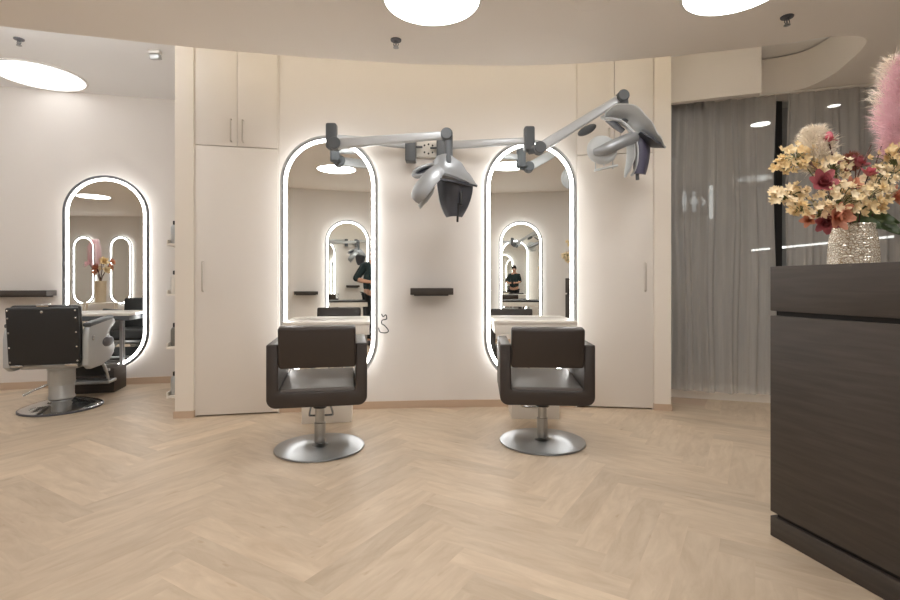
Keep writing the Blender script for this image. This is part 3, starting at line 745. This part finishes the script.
def dryer_arm(t, clamp, elbow, joint, tip, neck_end):
    c, e, j, tp, ne = map(Vector, (clamp, elbow, joint, tip, neck_end))
    b = B(); b.box(c.x - .045, c.x + .045, c.y - .05, c.y + .06, c.z - .12, c.z + .08, .012, 3); b.cyl((c.x - .10, c.y, c.z + .01), (c.x + .10, c.y, c.z + .01), .010, seg=12)
    b.build('wall_clamp', M['dgrey'], t)
    B().beam(c + Vector((0, 0, .03)), e + Vector((0, 0, .0)), .075, .055, .04, .035, .012).build('wall_arm', M['armgrey'], t)
    b = B(); b.box(e.x - .042, e.x + .042, e.y - .045, e.y + .035, e.z - .09, e.z + .11, .016, 3)
    d = (j - e); b.cyl((e.x, e.y - .0, j.z), (j.x, j.y, j.z), .036, seg=20)
    b.cyl((j.x, j.y - .05, j.z), (j.x, j.y + .05, j.z), .047, seg=28, bev=.006); b.build('elbow_joint', M['dgrey'], t)
    B().beam(j, tp, .085, .06, .045, .04, .014).build('front_arm', M['armgrey'], t)
    ax = (tp - j); ax.z = 0; ax.normalize(); ay = Vector((-ax.y, ax.x, 0))
    b = B(); b.cyl((tp.x, tp.y - .05, tp.z), (tp.x, tp.y + .05, tp.z), .045, seg=28, bev=.008)
    b.cyl(tp + Vector((.012, 0, .0)), ne, .034, .028, seg=18, bev=.004); b.build('end_joint', M['dgrey'], t)

def strip(path, widths, droops, n=28, m=11, ydir=(0, 1, 0)):
    """surface following path, spread along y, drooping at its edges"""
    P = bez(path, n); rows = []
    for k, p in enumerate(P):
        s = k / (n - 1) * (len(widths) - 1); i = min(int(s), len(widths) - 2); f = s - i; f = f * f * (3 - 2 * f)
        w = widths[i] * (1 - f) + widths[i + 1] * f; d = droops[i] * (1 - f) + droops[i + 1] * f
        q = P[min(k + 1, n - 1)] - P[max(k - 1, 0)]; q.normalize()
        yv = Vector(ydir); nv = yv.cross(q).normalized()
        row = []
        for a in range(m):
            u = -1 + 2 * a / (m - 1)
            row.append(p + yv * (w * u) - nv * (d * u * u))
        rows.append(row)
    return rows

def hood_left():
    D = 3.72
    t = thing('hair_processor', 'silver hooded hair processor hanging low between the two silver mirrors', 'hair dryer', (0, 0, 0), 0, 'wall-mounted hair processors')
    dryer_arm(t, (-.335, 4.27, 2.24), (-.945, 4.0, 2.25), (-.90, 3.93, 2.18), (-.025, 3.76, 2.20), V3(449, 164, 3.74))
    q = lambda x, y, dy=0.: V3(x, y, D, dy)
    tilt = (0, .55, .83)
    B().sheet(strip([q(434, 169, .02), q(440, 168), q(447, 168, -.02), q(457.5, 172, -.02), q(468, 178.5), q(477.5, 185.5)], [.05, .095, .105, .09, .05, .004], [.03, .04, .045, .03, .01, .0], ydir=tilt), .016, True).build('crest_shell', M['dryer'], t, sharp=60)
    B().sheet(strip([q(439, 180, -.04), q(452, 182, -.05), q(464, 184.5, -.03), q(477, 187)], [.10, .11, .07, .004], [.02, .02, .01, .0], ydir=(0, .9, .35)), .012).build('visor', M['dryer_in'], t, sharp=60)
    B().sheet(strip([q(441, 169, -.08), q(434, 174, -.11), q(425, 182.5, -.12), q(417.5, 192, -.10), q(414.5, 198.5, -.06)], [.05, .066, .070, .068, .052], [.01, .02, .03, .03, .02], ydir=(-.48, .50, .72)), .018, True).build('side_wing', M['dryer'], t, sharp=60)
    B().sheet(strip([q(429, 188, -.02), q(425, 194, -.02), q(421.5, 202, -.02), q(420, 208, -.01)], [.045, .06, .055, .015], [.02, .03, .02, .01], ydir=(-.7, .5, -.2)), .012).build('wing_lining', M['dryer_pale'], t, sharp=60)
    lp = []; lq = []
    for k in range(36):
        a = 2 * PI * k / 36; c = q(425.5, 170.5, .06)
        o = Vector((.088 * math.cos(a), .07 * math.sin(a), .050 * math.sin(a) + .026 * math.cos(a)))
        lp.append(c + o); lq.append(c + o * .9 + Vector((0, .012, 0)))
    B().tube(lp, .018, 10, True).build('rear_loop', M['dryer'], t)
    cc = q(425.5, 170.5, .06) + Vector((0, .05, .01))
    B().sheet([[p for p in lq + lq[:1]], [cc.lerp(p, .5) + Vector((0, .02, 0)) for p in lq + lq[:1]], [cc.lerp(p, .02) for p in lq + lq[:1]]]).build('loop_lining', M['dryer_in'], t, sharp=60)
    # hanging shield
    rows = []
    for k in range(20):
        s = k / 19; py = 179 + 37 * s
        xl = 439 + 6.5 * s ** 1.6 + 3 * s ** 6; xr = 471 - 11 * s ** 2.2 + 0 * s
        row = []
        for a in range(13):
            u = a / 12; x = xl + (xr - xl) * u
            row.append(V3(x, py + 4 * (u * (1 - s)), D, -.10 * math.sin(PI * u) * (1 - .5 * s) + .02))
        rows.append(row)
    B().sheet(rows, .02).build('shield', M['dryer_in'], t, sharp=60)
    # silver edge of the shield
    ed = [r[0] + Vector((-.006, 0, 0)) for r in rows]
    B().tube(ed, [.012] * 10 + [.016] * 10, 10).build('shield_edge', M['dryer_pale'], t)
    b = B(); b.cyl(q(458, 203, -.06), q(457.5, 222, -.02), .008, seg=12); b.box(*(lambda c: (c.x - .008, c.x + .012, c.y - .02, c.y + .02, c.z - .04, c.z + .06))(q(461, 200, -.075)), .004); b.build('handle', M['mull'], t)
hood_left()

def hood_right():
    D = 3.88
    t = thing('hair_processor', 'silver hooded hair processor raised high in front of the right cream cabinet', 'hair dryer', (0, 0, 0), 0, 'wall-mounted hair processors')
    dryer_arm(t, (-.07, 4.30, 2.24), (.64, 4.05, 2.24), (.715, 4.0, 2.165), (1.338, 3.89, 2.535), V3(626, 122, 3.88))
    q = lambda x, y, dy=0.: V3(x, y, D, dy)
    B().sheet(strip([q(604, 118), q(614, 115), q(626, 119), q(640, 129), q(654, 140), q(666, 147)], [.055, .11, .145, .135, .08, .006], [.03, .05, .06, .04, .02, .0]), .013, True).build('crest_shell', M['dryer_pale'], t, sharp=60)
    B().sheet(strip([q(634, 138), q(645, 145), q(656, 147), q(665, 148)], [.10, .11, .06, .004], [.02, .02, .01, .0]), .012).build('visor', M['dryer_in'], t, sharp=60)
    # round side lobe with band
    B().lathe([(0, -.03), (.092, -.03), (.11, -.02), (.116, 0), (.11, .02), (.092, .035), (0, .045)], q(602, 150, -.07), 36, Matrix.Rotation(R(78), 4, 'X') @ Matrix.Rotation(R(0), 4, 'Y')).build('side_lobe', M['dryer_pale'], t, sharp=50)
    B().tube(bez([q(594, 152, -.115), q(603, 150, -.145), q(615, 145, -.13), q(627, 140, -.09), q(634, 138, -.04)], 24), [.024 + .022 * min(1, k / 8) for k in range(24)], 16).build('side_wing', M['dryer'], t)
    lp = []
    for k in range(32):
        a = 2 * PI * k / 32; c = q(606, 168, -.02); lp.append(c + Vector((.082 * math.cos(a), .082 * math.sin(a), .018 * math.cos(a) + .012 * math.sin(a))))
    B().tube(lp, .009, 8, True).build('rear_loop', M['dryer_pale'], t)
    for a in (.3, 2.2, 4.4):
        c = q(604, 158, -.02); B().cyl(c + Vector((.079 * math.cos(a), .079 * math.sin(a), .02)), c + Vector((.080 * math.cos(a), .080 * math.sin(a), -.08)), .005, seg=8).build('loop_post', M['dryer_pale'], t)
    # arched rib over the hood opening
    B().sheet(strip([q(604, 118, -.03), q(620, 121, -.05), q(632, 132, -.05), q(637, 148, -.04), q(636, 168, -.02), q(632, 176, 0)], [.018, .022, .026, .026, .022, .012], [.004] * 6), .014, True).build('rib', M['dryer_pale'], t, sharp=60)
    # inner fin
    B().sheet(strip([q(627, 146, -.02), q(627, 158, -.02), q(625, 170, -.01), q(624, 177, 0)], [.07, .08, .06, .02], [.03, .03, .02, .01]), .012).build('inner_fin', M['dryer_pale'], t, sharp=60)
    # inner vent behind the crest
    B().sheet(strip([q(606, 121, .0), q(614, 127, .0), q(622, 133, .0)], [.04, .05, .04], [.01, .01, .01]), .015).build('vent', M['dryer_in'], t, sharp=60)
    # back shield
    rows = []
    for k in range(18):
        s = k / 17; py = 137 + 37 * s
        xl = 636 + 1 * s; xr = 646.5 - 5 * s ** 3
        rows.append([V3(xl + (xr - xl) * a / 9, py, D, -.05 * math.sin(PI * a / 9) + .05 * a / 9) for a in range(10)])
    B().sheet(rows, .03).build('shield', pbr('dryer_indigo_lining', srgb(74, 72, 92), .4, var=.08), t, sharp=60)
    b = B(); b.cyl(q(637, 168, 0), q(637.5, 180, 0), .014, seg=12); b.build('handle', M['dgrey'], t)
    # small oval side cover behind the arm
    B().ball(q(587, 130, .22), .085, 3, (1.0, .35, .42), Matrix.Rotation(R(28), 4, 'Y').inverted()).build('rear_cover', M['dgrey'], t)
hood_right()

# ------------------------------------------------------------------ reception desk
dk = thing('reception_desk', 'dark brown wood reception desk with the flower vase on it', 'desk', (1.377, 2.151, 0), math.atan2(.236, .972))
# local: x runs inward (away from the visitor side), -y runs along the front towards the viewer
DL, DW, DH = 1.75, .72, 1.155
B().box(0, DW, -DL, 0, .965, DH, .003).build('counter_top', M['dwood'], dk)
B().box(.02, DW - .02, -DL + .02, -.02, .07, .965).build('recess', M['groove'], dk)
B().box(0, DW, -DL, 0, .105, .945, .003).build('front_panel', M['dwood'], dk)
B().box(0, DW, -DL, 0, 0, .086, .003).build('plinth', M['dwood'], dk)

# ------------------------------------------------------------------ bouquets
def petal(b, base, direction, up, L, W, curl):
    d = Vector(direction).normalized(); u = Vector(up); sd = d.cross(u)
    if sd.length < 1e-4: sd = d.orthogonal()
    sd.normalize(); nn = sd.cross(d).normalized(); rows = []
    for i in range(5):
        s = i / 4; w = W * (math.sin(PI * (.12 + .80 * s)) ** .8)
        c = Vector(base) + d * (L * s) + nn * (curl * L * s * s)
        rows.append([c - sd * w + nn * w * .25, c, c + sd * w + nn * w * .25])
    b.sheet(rows)
def flower(b, c, axis, r, np=5, curl=.1, rnd=random, layers=1):
    ax = Vector(axis).normalized(); o = ax.orthogonal().normalized(); p = ax.cross(o)
    for ly in range(layers):
        for k in range(np):
            a = 2 * PI * (k + .5 * ly + rnd.uniform(-.08, .08)) / np
            rad = o * math.cos(a) + p * math.sin(a)
            tilt = .35 + .55 * ly + rnd.uniform(-.1, .1)
            petal(b, c, rad * math.cos(tilt) + ax * math.sin(tilt), ax, r * (1 - .18 * ly), r * .31, curl)
def rdir(rnd, base, sp):
    v = Vector(base) + Vector((rnd.gauss(0, sp), rnd.gauss(0, sp), rnd.gauss(0, sp)))
    return v.normalized()

VX, VY = 1.705, 2.115
vz = DH
va = thing('flower_vase', 'hammered cream and gold vase standing on the reception desk', 'vase', (VX, VY, vz))
B().lathe([(0, 0), (.084, 0), (.090, .004), (.089, .05), (.084, .11), (.077, .160), (.075, .172), (.072, .174), (.069, .170), (.075, .11), (.077, .02), (0, .015)], seg=56).build('vase_body', M['vase'], va)
B().lathe([(.069, .168), (.0705, .1765), (.0745, .1765), (.077, .170), (.0745, .1715), (.0715, .1715)], seg=56).build('vase_lip', M['vase'], va)
MOUTH = Vector((VX, VY, vz + .155))

def stem_to(p, rnd, mat, parent, r=.0025):
    p = Vector(p); base = Vector((VX + max(-.05, min(.05, (p.x - VX) * .2)), VY + max(-.05, min(.05, (p.y - VY) * .2)), vz + .03))
    mouth = Vector((VX + max(-.055, min(.055, (p.x - VX) * .4)), VY + max(-.055, min(.055, (p.y - VY) * .4)), vz + .180))
    mid = mouth.lerp(p, .55) + Vector((0, 0, .03))
    return B().tube(bez([base, mouth, mid, p], 16), r, 6).build('stem', M[mat], parent)

def spray(px, py, dy, wpx, hpx, nfl, mat, label, seed, fr=.021):
    rnd = random.Random(seed); c = V3(px, py, VY, dy)
    t = thing('blossom_spray', label, 'flower', (0, 0, 0), 0, 'cream blossom sprays in the desk vase')
    w, h = wpx / F * VY, hpx / F * VY
    st = stem_to(c, rnd, 'stemg', t)
    b = B(); tw = B()
    for k in range(nfl):
        o = Vector((rnd.uniform(-w, w), rnd.uniform(-.07, .07), rnd.uniform(-h, h)))
        if (o.x / w) ** 2 + (o.z / h) ** 2 > 1: o *= .7
        p = c + o
        ax = rdir(rnd, Vector((o.x * 4, -.75, o.z * 3 + .25)), .35)
        flower(b, p, ax, fr * rnd.uniform(.8, 1.2), 5, .12, rnd, 1 + (k % 3 == 0))
        tw.tube([c - Vector((0, 0, h * .6)), c.lerp(p, .5), p - ax * .004], .0014, 5)
    tw.build('twig', M['stemg'], t)
    b.build('blossom', M[mat], t, sharp=180)
    ct = B()
    return t
SP = [(797, 157, .02, 20, 13, 16, 'cream', 'cream blossom spray high on the side of the bouquet nearest the curtain gap'),
      (787, 195, -.03, 16, 9, 13, 'cream2', 'pale cream blossom spray reaching furthest out beside the dark curtain gap'),
      (801, 206, -.05, 13, 9, 10, 'cream', 'small cream blossom spray below the furthest reaching one'),
      (832, 168, -.04, 15, 12, 13, 'cream2', 'pale cream blossom spray under the pink bud'),
      (840, 198, -.12, 19, 14, 18, 'cream2', 'pale cream blossom spray in the middle of the bouquet front'),
      (862, 200, -.12, 18, 15, 16, 'cream', 'cream blossom spray above the green leaves'),
      (872, 186, -.07, 14, 10, 12, 'cream2', 'pale cream blossom spray behind the pink rosebud'),
      (886, 178, -.03, 16, 12, 14, 'cream2', 'pale cream blossom spray under the pink plume'),
      (893, 160, .0, 14, 13, 12, 'cream', 'cream blossom spray in front of the pink plume'),
      (818, 212, -.08, 10, 8, 8, 'cream2', 'small cream blossom spray low beside the vase neck')]
for k, a in enumerate(SP): spray(*a[:5], int(a[5] * 2.9), *a[6:], seed=20 + k)

def bloom(px, py, dy, r, mat, label, seed, np=6, layers=3, axis=(0, -.8, .4)):
    rnd = random.Random(seed); c = V3(px, py, VY, dy)
    t = thing('open_bloom', label, 'flower', (0, 0, 0), 0, 'coloured blooms in the desk vase')
    stem_to(c, rnd, 'twig', t)
    b = B(); flower(b, c, axis, r, np, .22, rnd, layers); b.build('petals', M[mat], t, sharp=180)
bloom(822, 184, -.11, .062, 'mauve', 'large dusky mauve bloom in the middle of the cream sprays', 51, axis=(-.3, -.8, .3))
bloom(836, 216, -.14, .065, 'peach', 'peach bloom hanging over the vase lip', 52, axis=(.1, -.8, -.1))
bloom(826, 221, -.10, .055, 'mauve', 'mauve bloom hanging lowest over the vase side', 53, axis=(-.4, -.7, -.4))
bloom(868, 176, -.10, .045, 'rosep', 'pink rosebud between cream sprays under the twigs', 54, 5, 4, (.1, -.4, .8))
bloom(856, 166, -.02, .05, 'mauve', 'dusky mauve bloom near the tall brown twig', 55, axis=(.2, -.6, .6))
bloom(809, 220, -.06, .035, 'peach', 'small peach bud at the low edge of the bouquet', 56, 5, 3, (-.6, -.5, -.1))
bloom(893, 198, -.06, .055, 'peach', 'peach bloom beside the green leaves', 57, axis=(.3, -.8, .1))
bloom(851, 186, -.12, .04, 'peach', 'small peach bloom between the cream front sprays', 58)
# bud on a tall twig
t = thing('rosebud_stem', 'closed pink bud on a tall brown twig in front of the white plume', 'flower', (0, 0, 0), 0, 'coloured blooms in the desk vase')
stem_to(V3(829, 142, VY, -.03), random, 'twig', t, .003)
b = B(); flower(b, V3(829, 141, VY, -.03), (0, -.1, 1), .032, 4, -.5, random.Random(2), 3); b.ball(V3(829, 136.5, VY, -.03), .015, 2, (1, 1, 1.5)); b.build('petals', M['rosep'], t, sharp=180)
# twigs and dried tufts
for k, (a, bb_, lab) in enumerate((((858, 176), (871, 145), 'bare brown twig leaning towards the pink plume'), ((824, 176), (803, 158), 'bare brown twig leaning towards the white plume'))):
    p0, p1 = V3(*a, VY, -.05), V3(*bb_, VY, -.03)
    o = B(); o.tube(bez([MOUTH + Vector((0, 0, -.05)), p0.lerp(MOUTH, .4), p0, p1], 18), .0028, 6)
    o.tube([p0.lerp(p1, .5), p0.lerp(p1, .8) + Vector((.012, 0, .006))], .002, 5)
    tag(o.build('twig', M['twig']), lab, 'twig')
def tuft(px, py, dy, w, h, mat, label, n, seed, length=.03, name='dried_tuft', lean=(0, 0, 1), cat='dried flower'):
    rnd = random.Random(seed); c0 = V3(px, py, VY, dy)
    t = thing(name, label, cat)
    b = B()
    bm = b.bm
    ax = Vector(lean).normalized(); o = ax.orthogonal().normalized(); p = ax.cross(o)
    for k in range(n):
        s = rnd.random(); a = rnd.uniform(0, 2 * PI)
        rad = w * math.sin(PI * (.10 + .85 * s)) ** .7 * rnd.random() ** .5 * (.72 + .55 * noise.noise(Vector((2.2 * math.cos(a) + seed, 2.2 * math.sin(a), s * 7))))
        root = c0 + ax * (h * (s * 2 - 1)) + (o * math.cos(a) + p * math.sin(a)) * rad
        d = ((o * math.cos(a) + p * math.sin(a)) * rnd.uniform(.3, 1.1) + ax * rnd.uniform(.3, 1.0) + Vector((rnd.gauss(0, .3), rnd.gauss(0, .3), rnd.gauss(0, .3)))).normalized()
        L = length * rnd.uniform(.6, 1.3); sd = d.orthogonal().normalized() * .0011
        sd = Matrix.Rotation(rnd.uniform(0, 2 * PI), 3, d) @ sd
        m_ = root + d * L * .55 + Vector((0, 0, -.06 * L)); e = root + d * L + Vector((0, 0, -.25 * L))
        v = [bm.verts.new(q_) for q_ in (root - sd, root + sd, m_ + sd * .8, m_ - sd * .8, e)]
        bm.faces.new((v[0], v[1], v[2], v[3])); bm.faces.new((v[3], v[2], v[4]))
    b.build('plume', M[mat], t, sharp=180)
    stem_to(c0 - ax * h * .8, rnd, 'twig', t)
    return t
tuft(815, 150, .03, .085, .09, 'plume_w', 'fluffy white plume standing at the side of the bouquet', 5200, 71, .036, 'pampas_plume', (-.1, 0, 1), 'plume')
tuft(817, 158, .03, .06, .06, 'plume_w', 'fluffy white plume base tucked behind the pink bud', 1800, 72, .03, 'pampas_plume', (.4, 0, 1), 'plume')
tuft(903, 110, .04, .098, .22, 'plume_p', 'tall fluffy pink plume rising above the desk bouquet', 11000, 73, .055, 'pampas_plume', (.12, 0, 1), 'plume')
tuft(893, 92, .09, .085, .15, 'plume_w', 'wispy pale plume tip behind the tall pink plume', 1500, 75, .06, 'pampas_plume', (.05, 0, 1), 'plume')
tuft(851, 163, .02, .045, .035, 'rust', 'rusty dried flower tuft behind the mauve bloom', 900, 74, .028, 'dried_tuft', (.1, 0, 1))
# leaves
for k, (px, py, dx, dz, L, lab) in enumerate(((862, 218, .5, -.15, .15, 'broad green leaf over the vase lip'), (878, 215, .9, -.1, .14, 'green leaf stretching out past the vase beside the peach bloom'), (886, 224, .7, -.35, .11, 'small dark green leaf drooping lowest beside the vase'), (855, 222, .4, .1, .12, 'green leaf tucked under the cream front spray'))):
    c = V3(px, py, VY, -.03); b = B()
    rows = []; d = Vector((dx, -.35, dz)).normalized(); sd = d.cross(Vector((0, -1, .35))).normalized(); nn = sd.cross(d)
    c0 = c - d * L * .5
    for i in range(9):
        s = i / 8; w = .030 * math.sin(PI * (.03 + .95 * s)) ** .8
        cc = c0 + d * L * s - Vector((0, 0, .25 * L * s * s)) 
        rows.append([cc - sd * w + nn * .010, cc, cc + sd * w + nn * .010])
    b.sheet(rows, .0012); lf = thing('leaf_stem', lab, 'leaf', (0, 0, 0), 0, 'green leaves in the desk vase')
    b.build('leaf_blade', M['leaf'], lf, sharp=180)
    B().tube(bez([MOUTH + Vector((.0, 0, -.03)), MOUTH + Vector((dx * .02, -.02, .02)), c0], 8), .002, 6).build('stem', M['stemg'], lf)

# bouquet of the opposite wall, seen in the barber mirror
BX, BY = -4.40, -.22
tb_ = thing('side_table', 'low pale table of the opposite wall under the reflected vase', 'table', (BX, BY, 0))
B().box(-.28, .28, -.2, .2, .69, .72, .006).build('table_top', M['white'], tb_)
for sx in (-.24, .24):
    for sy in (-.16, .16): B().cyl((sx, sy, 0), (sx, sy, .69), .018, seg=12).build('leg', M['white'], tb_)
v2 = thing('tall_vase', 'tall beige vase with pink flowers reflected in the barber corner mirror', 'vase', (BX, BY, .72))
B().lathe([(0, 0), (.085, 0), (.09, .01), (.092, .10), (.095, .28), (.10, .40), (.105, .42), (.098, .42), (.09, .36), (0, .35)], seg=40).build('vase_body', M['vase_b'], v2)
rnd = random.Random(5)
for k in range(9):
    a = 2 * PI * k / 9 + rnd.uniform(-.3, .3); rr = rnd.uniform(.06, .20)
    c = Vector((BX + rr * math.cos(a), BY + .6 * rr * math.sin(a), 1.30 + rnd.uniform(-.06, .28)))
    t = thing('pink_bloom', 'pink and peach bloom in the beige vase reflected in the barber corner mirror', 'flower', (0, 0, 0), 0, 'blooms in the reflected beige vase')
    b = B(); flower(b, c, (math.cos(a), math.sin(a), .4), .10, 6, .2, rnd, 3); b.build('petals', M[('peach', 'cream2', 'cream', 'peach', 'plume_p')[k % 5]], t, sharp=180)
    B().tube(bez([(BX, BY, .80), (BX + .02 * math.cos(a), BY + .02 * math.sin(a), 1.17), c], 8), .004, 6).build('stem', M['twig'], t)
def plume_at(c, w, h, mat, label, n, seed):
    rnd = random.Random(seed); t = thing('pampas_plume', label, 'plume'); b = B(); bm = b.bm
    for k in range(n):
        s = rnd.random(); a = rnd.uniform(0, 2 * PI); rad = w * math.sin(PI * (.1 + .85 * s)) ** .7 * rnd.random() ** .5
        root = Vector(c) + Vector((rad * math.cos(a), rad * math.sin(a), h * (2 * s - 1)))
        d = Vector((math.cos(a) * .7, math.sin(a) * .7, .8)).normalized(); L = .07; sd = d.orthogonal().normalized() * .002
        v = [bm.verts.new(q_) for q_ in (root - sd, root + sd, root + d * L)]; bm.faces.new(v)
    b.build('plume', M[mat], t, sharp=180)
    B().tube([(BX, BY, .85), (BX, BY, 1.2), Vector(c) - Vector((0, 0, h * .7))], .004, 6).build('stem', M['twig'], t)
plume_at((BX - .10, BY, 1.66), .10, .26, 'plume_p', 'pink plume over the beige vase reflected in the barber corner mirror', 2200, 9)

# ------------------------------------------------------------------ the photographer reflected in the left silver mirror
def skin_mesh(name, verts, edges, radii, root, mat, parent, sub=2):
    me = bpy.data.meshes.new(name); me.from_pydata(verts, edges, [])
    o = bpy.data.objects.new(name, me); COL.objects.link(o)
    o.modifiers.new('skin', 'SKIN')
    sv = me.skin_vertices[0].data
    for i, r in enumerate(radii): sv[i].radius = (r, r) if not isinstance(r, tuple) else r
    sv[root].use_root = True
    mo = o.modifiers.new('sub', 'SUBSURF'); mo.levels = sub; mo.render_levels = sub
    dg = bpy.context.evaluated_depsgraph_get(); ev = o.evaluated_get(dg)
    m2 = bpy.data.meshes.new_from_object(ev); bpy.data.objects.remove(o)
    m2.name = name; m2.materials.clear(); m2.materials.append(mat)
    m2.polygons.foreach_set('use_smooth', [True] * len(m2.polygons))
    q = bpy.data.objects.new(name, m2); COL.objects.link(q); q.parent = parent
    return q
# figure faces +Y; origin at the feet
pr = thing('person', 'person in dark teal shirt and black trousers raising their forearms, reflected in the mirror', 'person', (.20, -.32, 0), R(8))
pv = [(0, 0, .95), (0, 0, 1.12), (0, -.01, 1.30), (0, -.015, 1.42), (0, 0, 1.50), (0, .02, 1.60), (0, .025, 1.67)]
pe = [(0, 1), (1, 2), (2, 3), (3, 4), (4, 5), (5, 6)]
rad = [(.145, .100), (.140, .095), (.165, .115), (.13, .09), .055, (.078, .095), (.07, .085)]
def chain(start, pts, rs):
    prev = start
    for p, r in zip(pts, rs):
        pv.append(p); rad.append(r); pe.append((prev, len(pv) - 1)); prev = len(pv) - 1
    return prev
for s in (-1, 1):
    chain(0, [(s * .095, 0, .86), (s * .10, .01, .50), (s * .105, -.01, .10), (s * .11, .01, .045), (s * .125, .13, .03)], [.092, .058, .042, .04, .035])
    chain(3, [(s * .17, -.01, 1.405), (-.325 if s < 0 else .235, -.01, 1.17), (s * .19, .13, 1.13), (s * .095, .215, 1.115)], [.062, .043, .036, .026])
body = skin_mesh('body', pv, pe, rad, 0, M['skin'], pr)
# clothes: shirt and trousers follow the body a little outside it
def sub_chain(name, V, E, Rr, mat): return skin_mesh(name, V, E, Rr, 0, mat, pr)
sv = [(0, 0, .90), (0, 0, 1.12), (0, -.01, 1.30), (0, -.015, 1.42), (0, -.005, 1.465)]; se = [(0, 1), (1, 2), (2, 3), (3, 4)]; sr = [(.205, .155), (.180, .135), (.182, .130), (.145, .105), .07]
for s in (-1, 1):
    k = len(sv); sv += [(s * .17, -.01, 1.405), (-.255 if s < 0 else .21, -.012, 1.28), (-.325 if s < 0 else .235, -.01, 1.17), (-.27 if s < 0 else .215, .05, 1.152)]; sr += [.076, .062, .058, .05]
    se += [(3, k), (k, k + 1), (k + 1, k + 2), (k + 2, k + 3)]
sub_chain('shirt', sv, se, sr, M['teal'])
tv = [(0, 0, .98)]; te = []; trr = [(.190, .140)]
for s in (-1, 1):
    k = len(tv); tv += [(s * .095, 0, .86), (s * .10, .01, .50), (s * .105, -.01, .09)]; trr += [.108, .075, .062]; te += [(0, k), (k, k + 1), (k + 1, k + 2)]
sub_chain('trousers', tv, te, trr, M['trous'])
b = B()
for s in (-1, 1): b.ball((s * .118, .055, .045), .055, 3, (.85, 2.1, .8))
b.build('shoes', M['blackp'], pr)
# head details
hc = Vector((0, .025, 1.635))
b = B(); t_ = bmesh.new(); bmesh.ops.create_icosphere(t_, subdivisions=4, radius=.1)
for v in list(t_.verts):
    v.co = Vector((v.co.x * .90, v.co.y * 1.08, v.co.z * 1.18))
bmesh.ops.delete(t_, geom=[v for v in t_.verts if (v.co.y > .035 and v.co.z < .055) or v.co.z < -.06], context='VERTS')
b._add(t_, Matrix.Translation(hc + Vector((0, -.008, .025)))); b.build('hair', M['hair'], pr)
b = B()
for s in (-1, 1): b.ball(hc + Vector((s * .032, .088, .0)), .0125, 2)
b.build('eyes', M['eyew'], pr)
b = B()
for s in (-1, 1): b.ball(hc + Vector((s * .032, .098, .0)), .006, 2)
b.build('pupils', M['blackp'], pr)
b = B(); b.ball(hc + Vector((0, .098, -.028)), .016, 3, (.8, 1.1, 1.6)); 
for s in (-1, 1): b.ball(hc + Vector((s * .082, .0, -.015)), .028, 3, (.35, .7, 1.1))
b.build('nose_and_ears', M['skin'], pr)
B().ball(hc + Vector((0, .088, -.06)), .022, 3, (1.1, .5, .35)).build('mouth', M['lip'], pr)
# hands close on a phone held at chest height
for s in (-1, 1):
    hv = [(s * .095, .215, 1.115), (s * .078, .245, 1.115)]; hr = [.024, (.020, .030)]; he = [(0, 1)]
    for f, (zo, L) in enumerate(((.026, .050), (.010, .056), (-.006, .052), (-.021, .042))):
        k = len(hv)
        hv += [(s * .074, .262, 1.115 + zo), (s * .068, .262 + L * .45, 1.115 + zo), (s * .050, .262 + L * .5, 1.115 + zo), (s * .036, .262 + L * .42, 1.115 + zo)]
        hr += [.0095, .009, .0085, .0075]; he += [(1, k), (k, k + 1), (k + 1, k + 2), (k + 2, k + 3)]
    k = len(hv)
    hv += [(s * .070, .240, 1.143), (s * .055, .252, 1.152), (s * .040, .262, 1.150)]; hr += [.012, .010, .008]; he += [(1, k), (k, k + 1), (k + 1, k + 2)]
    skin_mesh('hand', hv, he, hr, 0, M['skin'], pr, 2)
ph = thing('phone', 'dark phone held at chest height by the person reflected in the mirror', 'phone', (.20, -.32, 0), R(8))
B().box(-.066, .066, .262, .271, 1.082, 1.150, .004).build('phone_body', M['blackp'], ph)

# ------------------------------------------------------------------ light, camera, view
W_ = bpy.data.worlds.new('world'); S.world = W_; W_.use_nodes = True
bg = W_.node_tree.nodes['Background']; bg.inputs[0].default_value = (.5, .5, .52, 1); bg.inputs[1].default_value = .05

cd = bpy.data.cameras.new('camera'); cam = bpy.data.objects.new('camera', cd); COL.objects.link(cam)
cam.location = (0, 0, CAM_Z); cam.rotation_euler = (PI / 2, 0, 0)
cd.sensor_width = 36; cd.lens = 36 * F / 900; cd.shift_y = -(16) / 900; cd.clip_start = .02
S.camera = cam
vs = S.view_settings; vs.view_transform = 'Standard'; vs.look = 'None'; vs.gamma = 1; vs.use_curve_mapping = False; vs.exposure = 0.85
S.render.film_transparent = False
cy = S.cycles
cy.max_bounces = 18; cy.glossy_bounces = 16; cy.diffuse_bounces = 6; cy.transparent_max_bounces = 16; cy.transmission_bounces = 8
cy.caustics_reflective = False; cy.caustics_refractive = False
cy.sample_clamp_indirect = 6
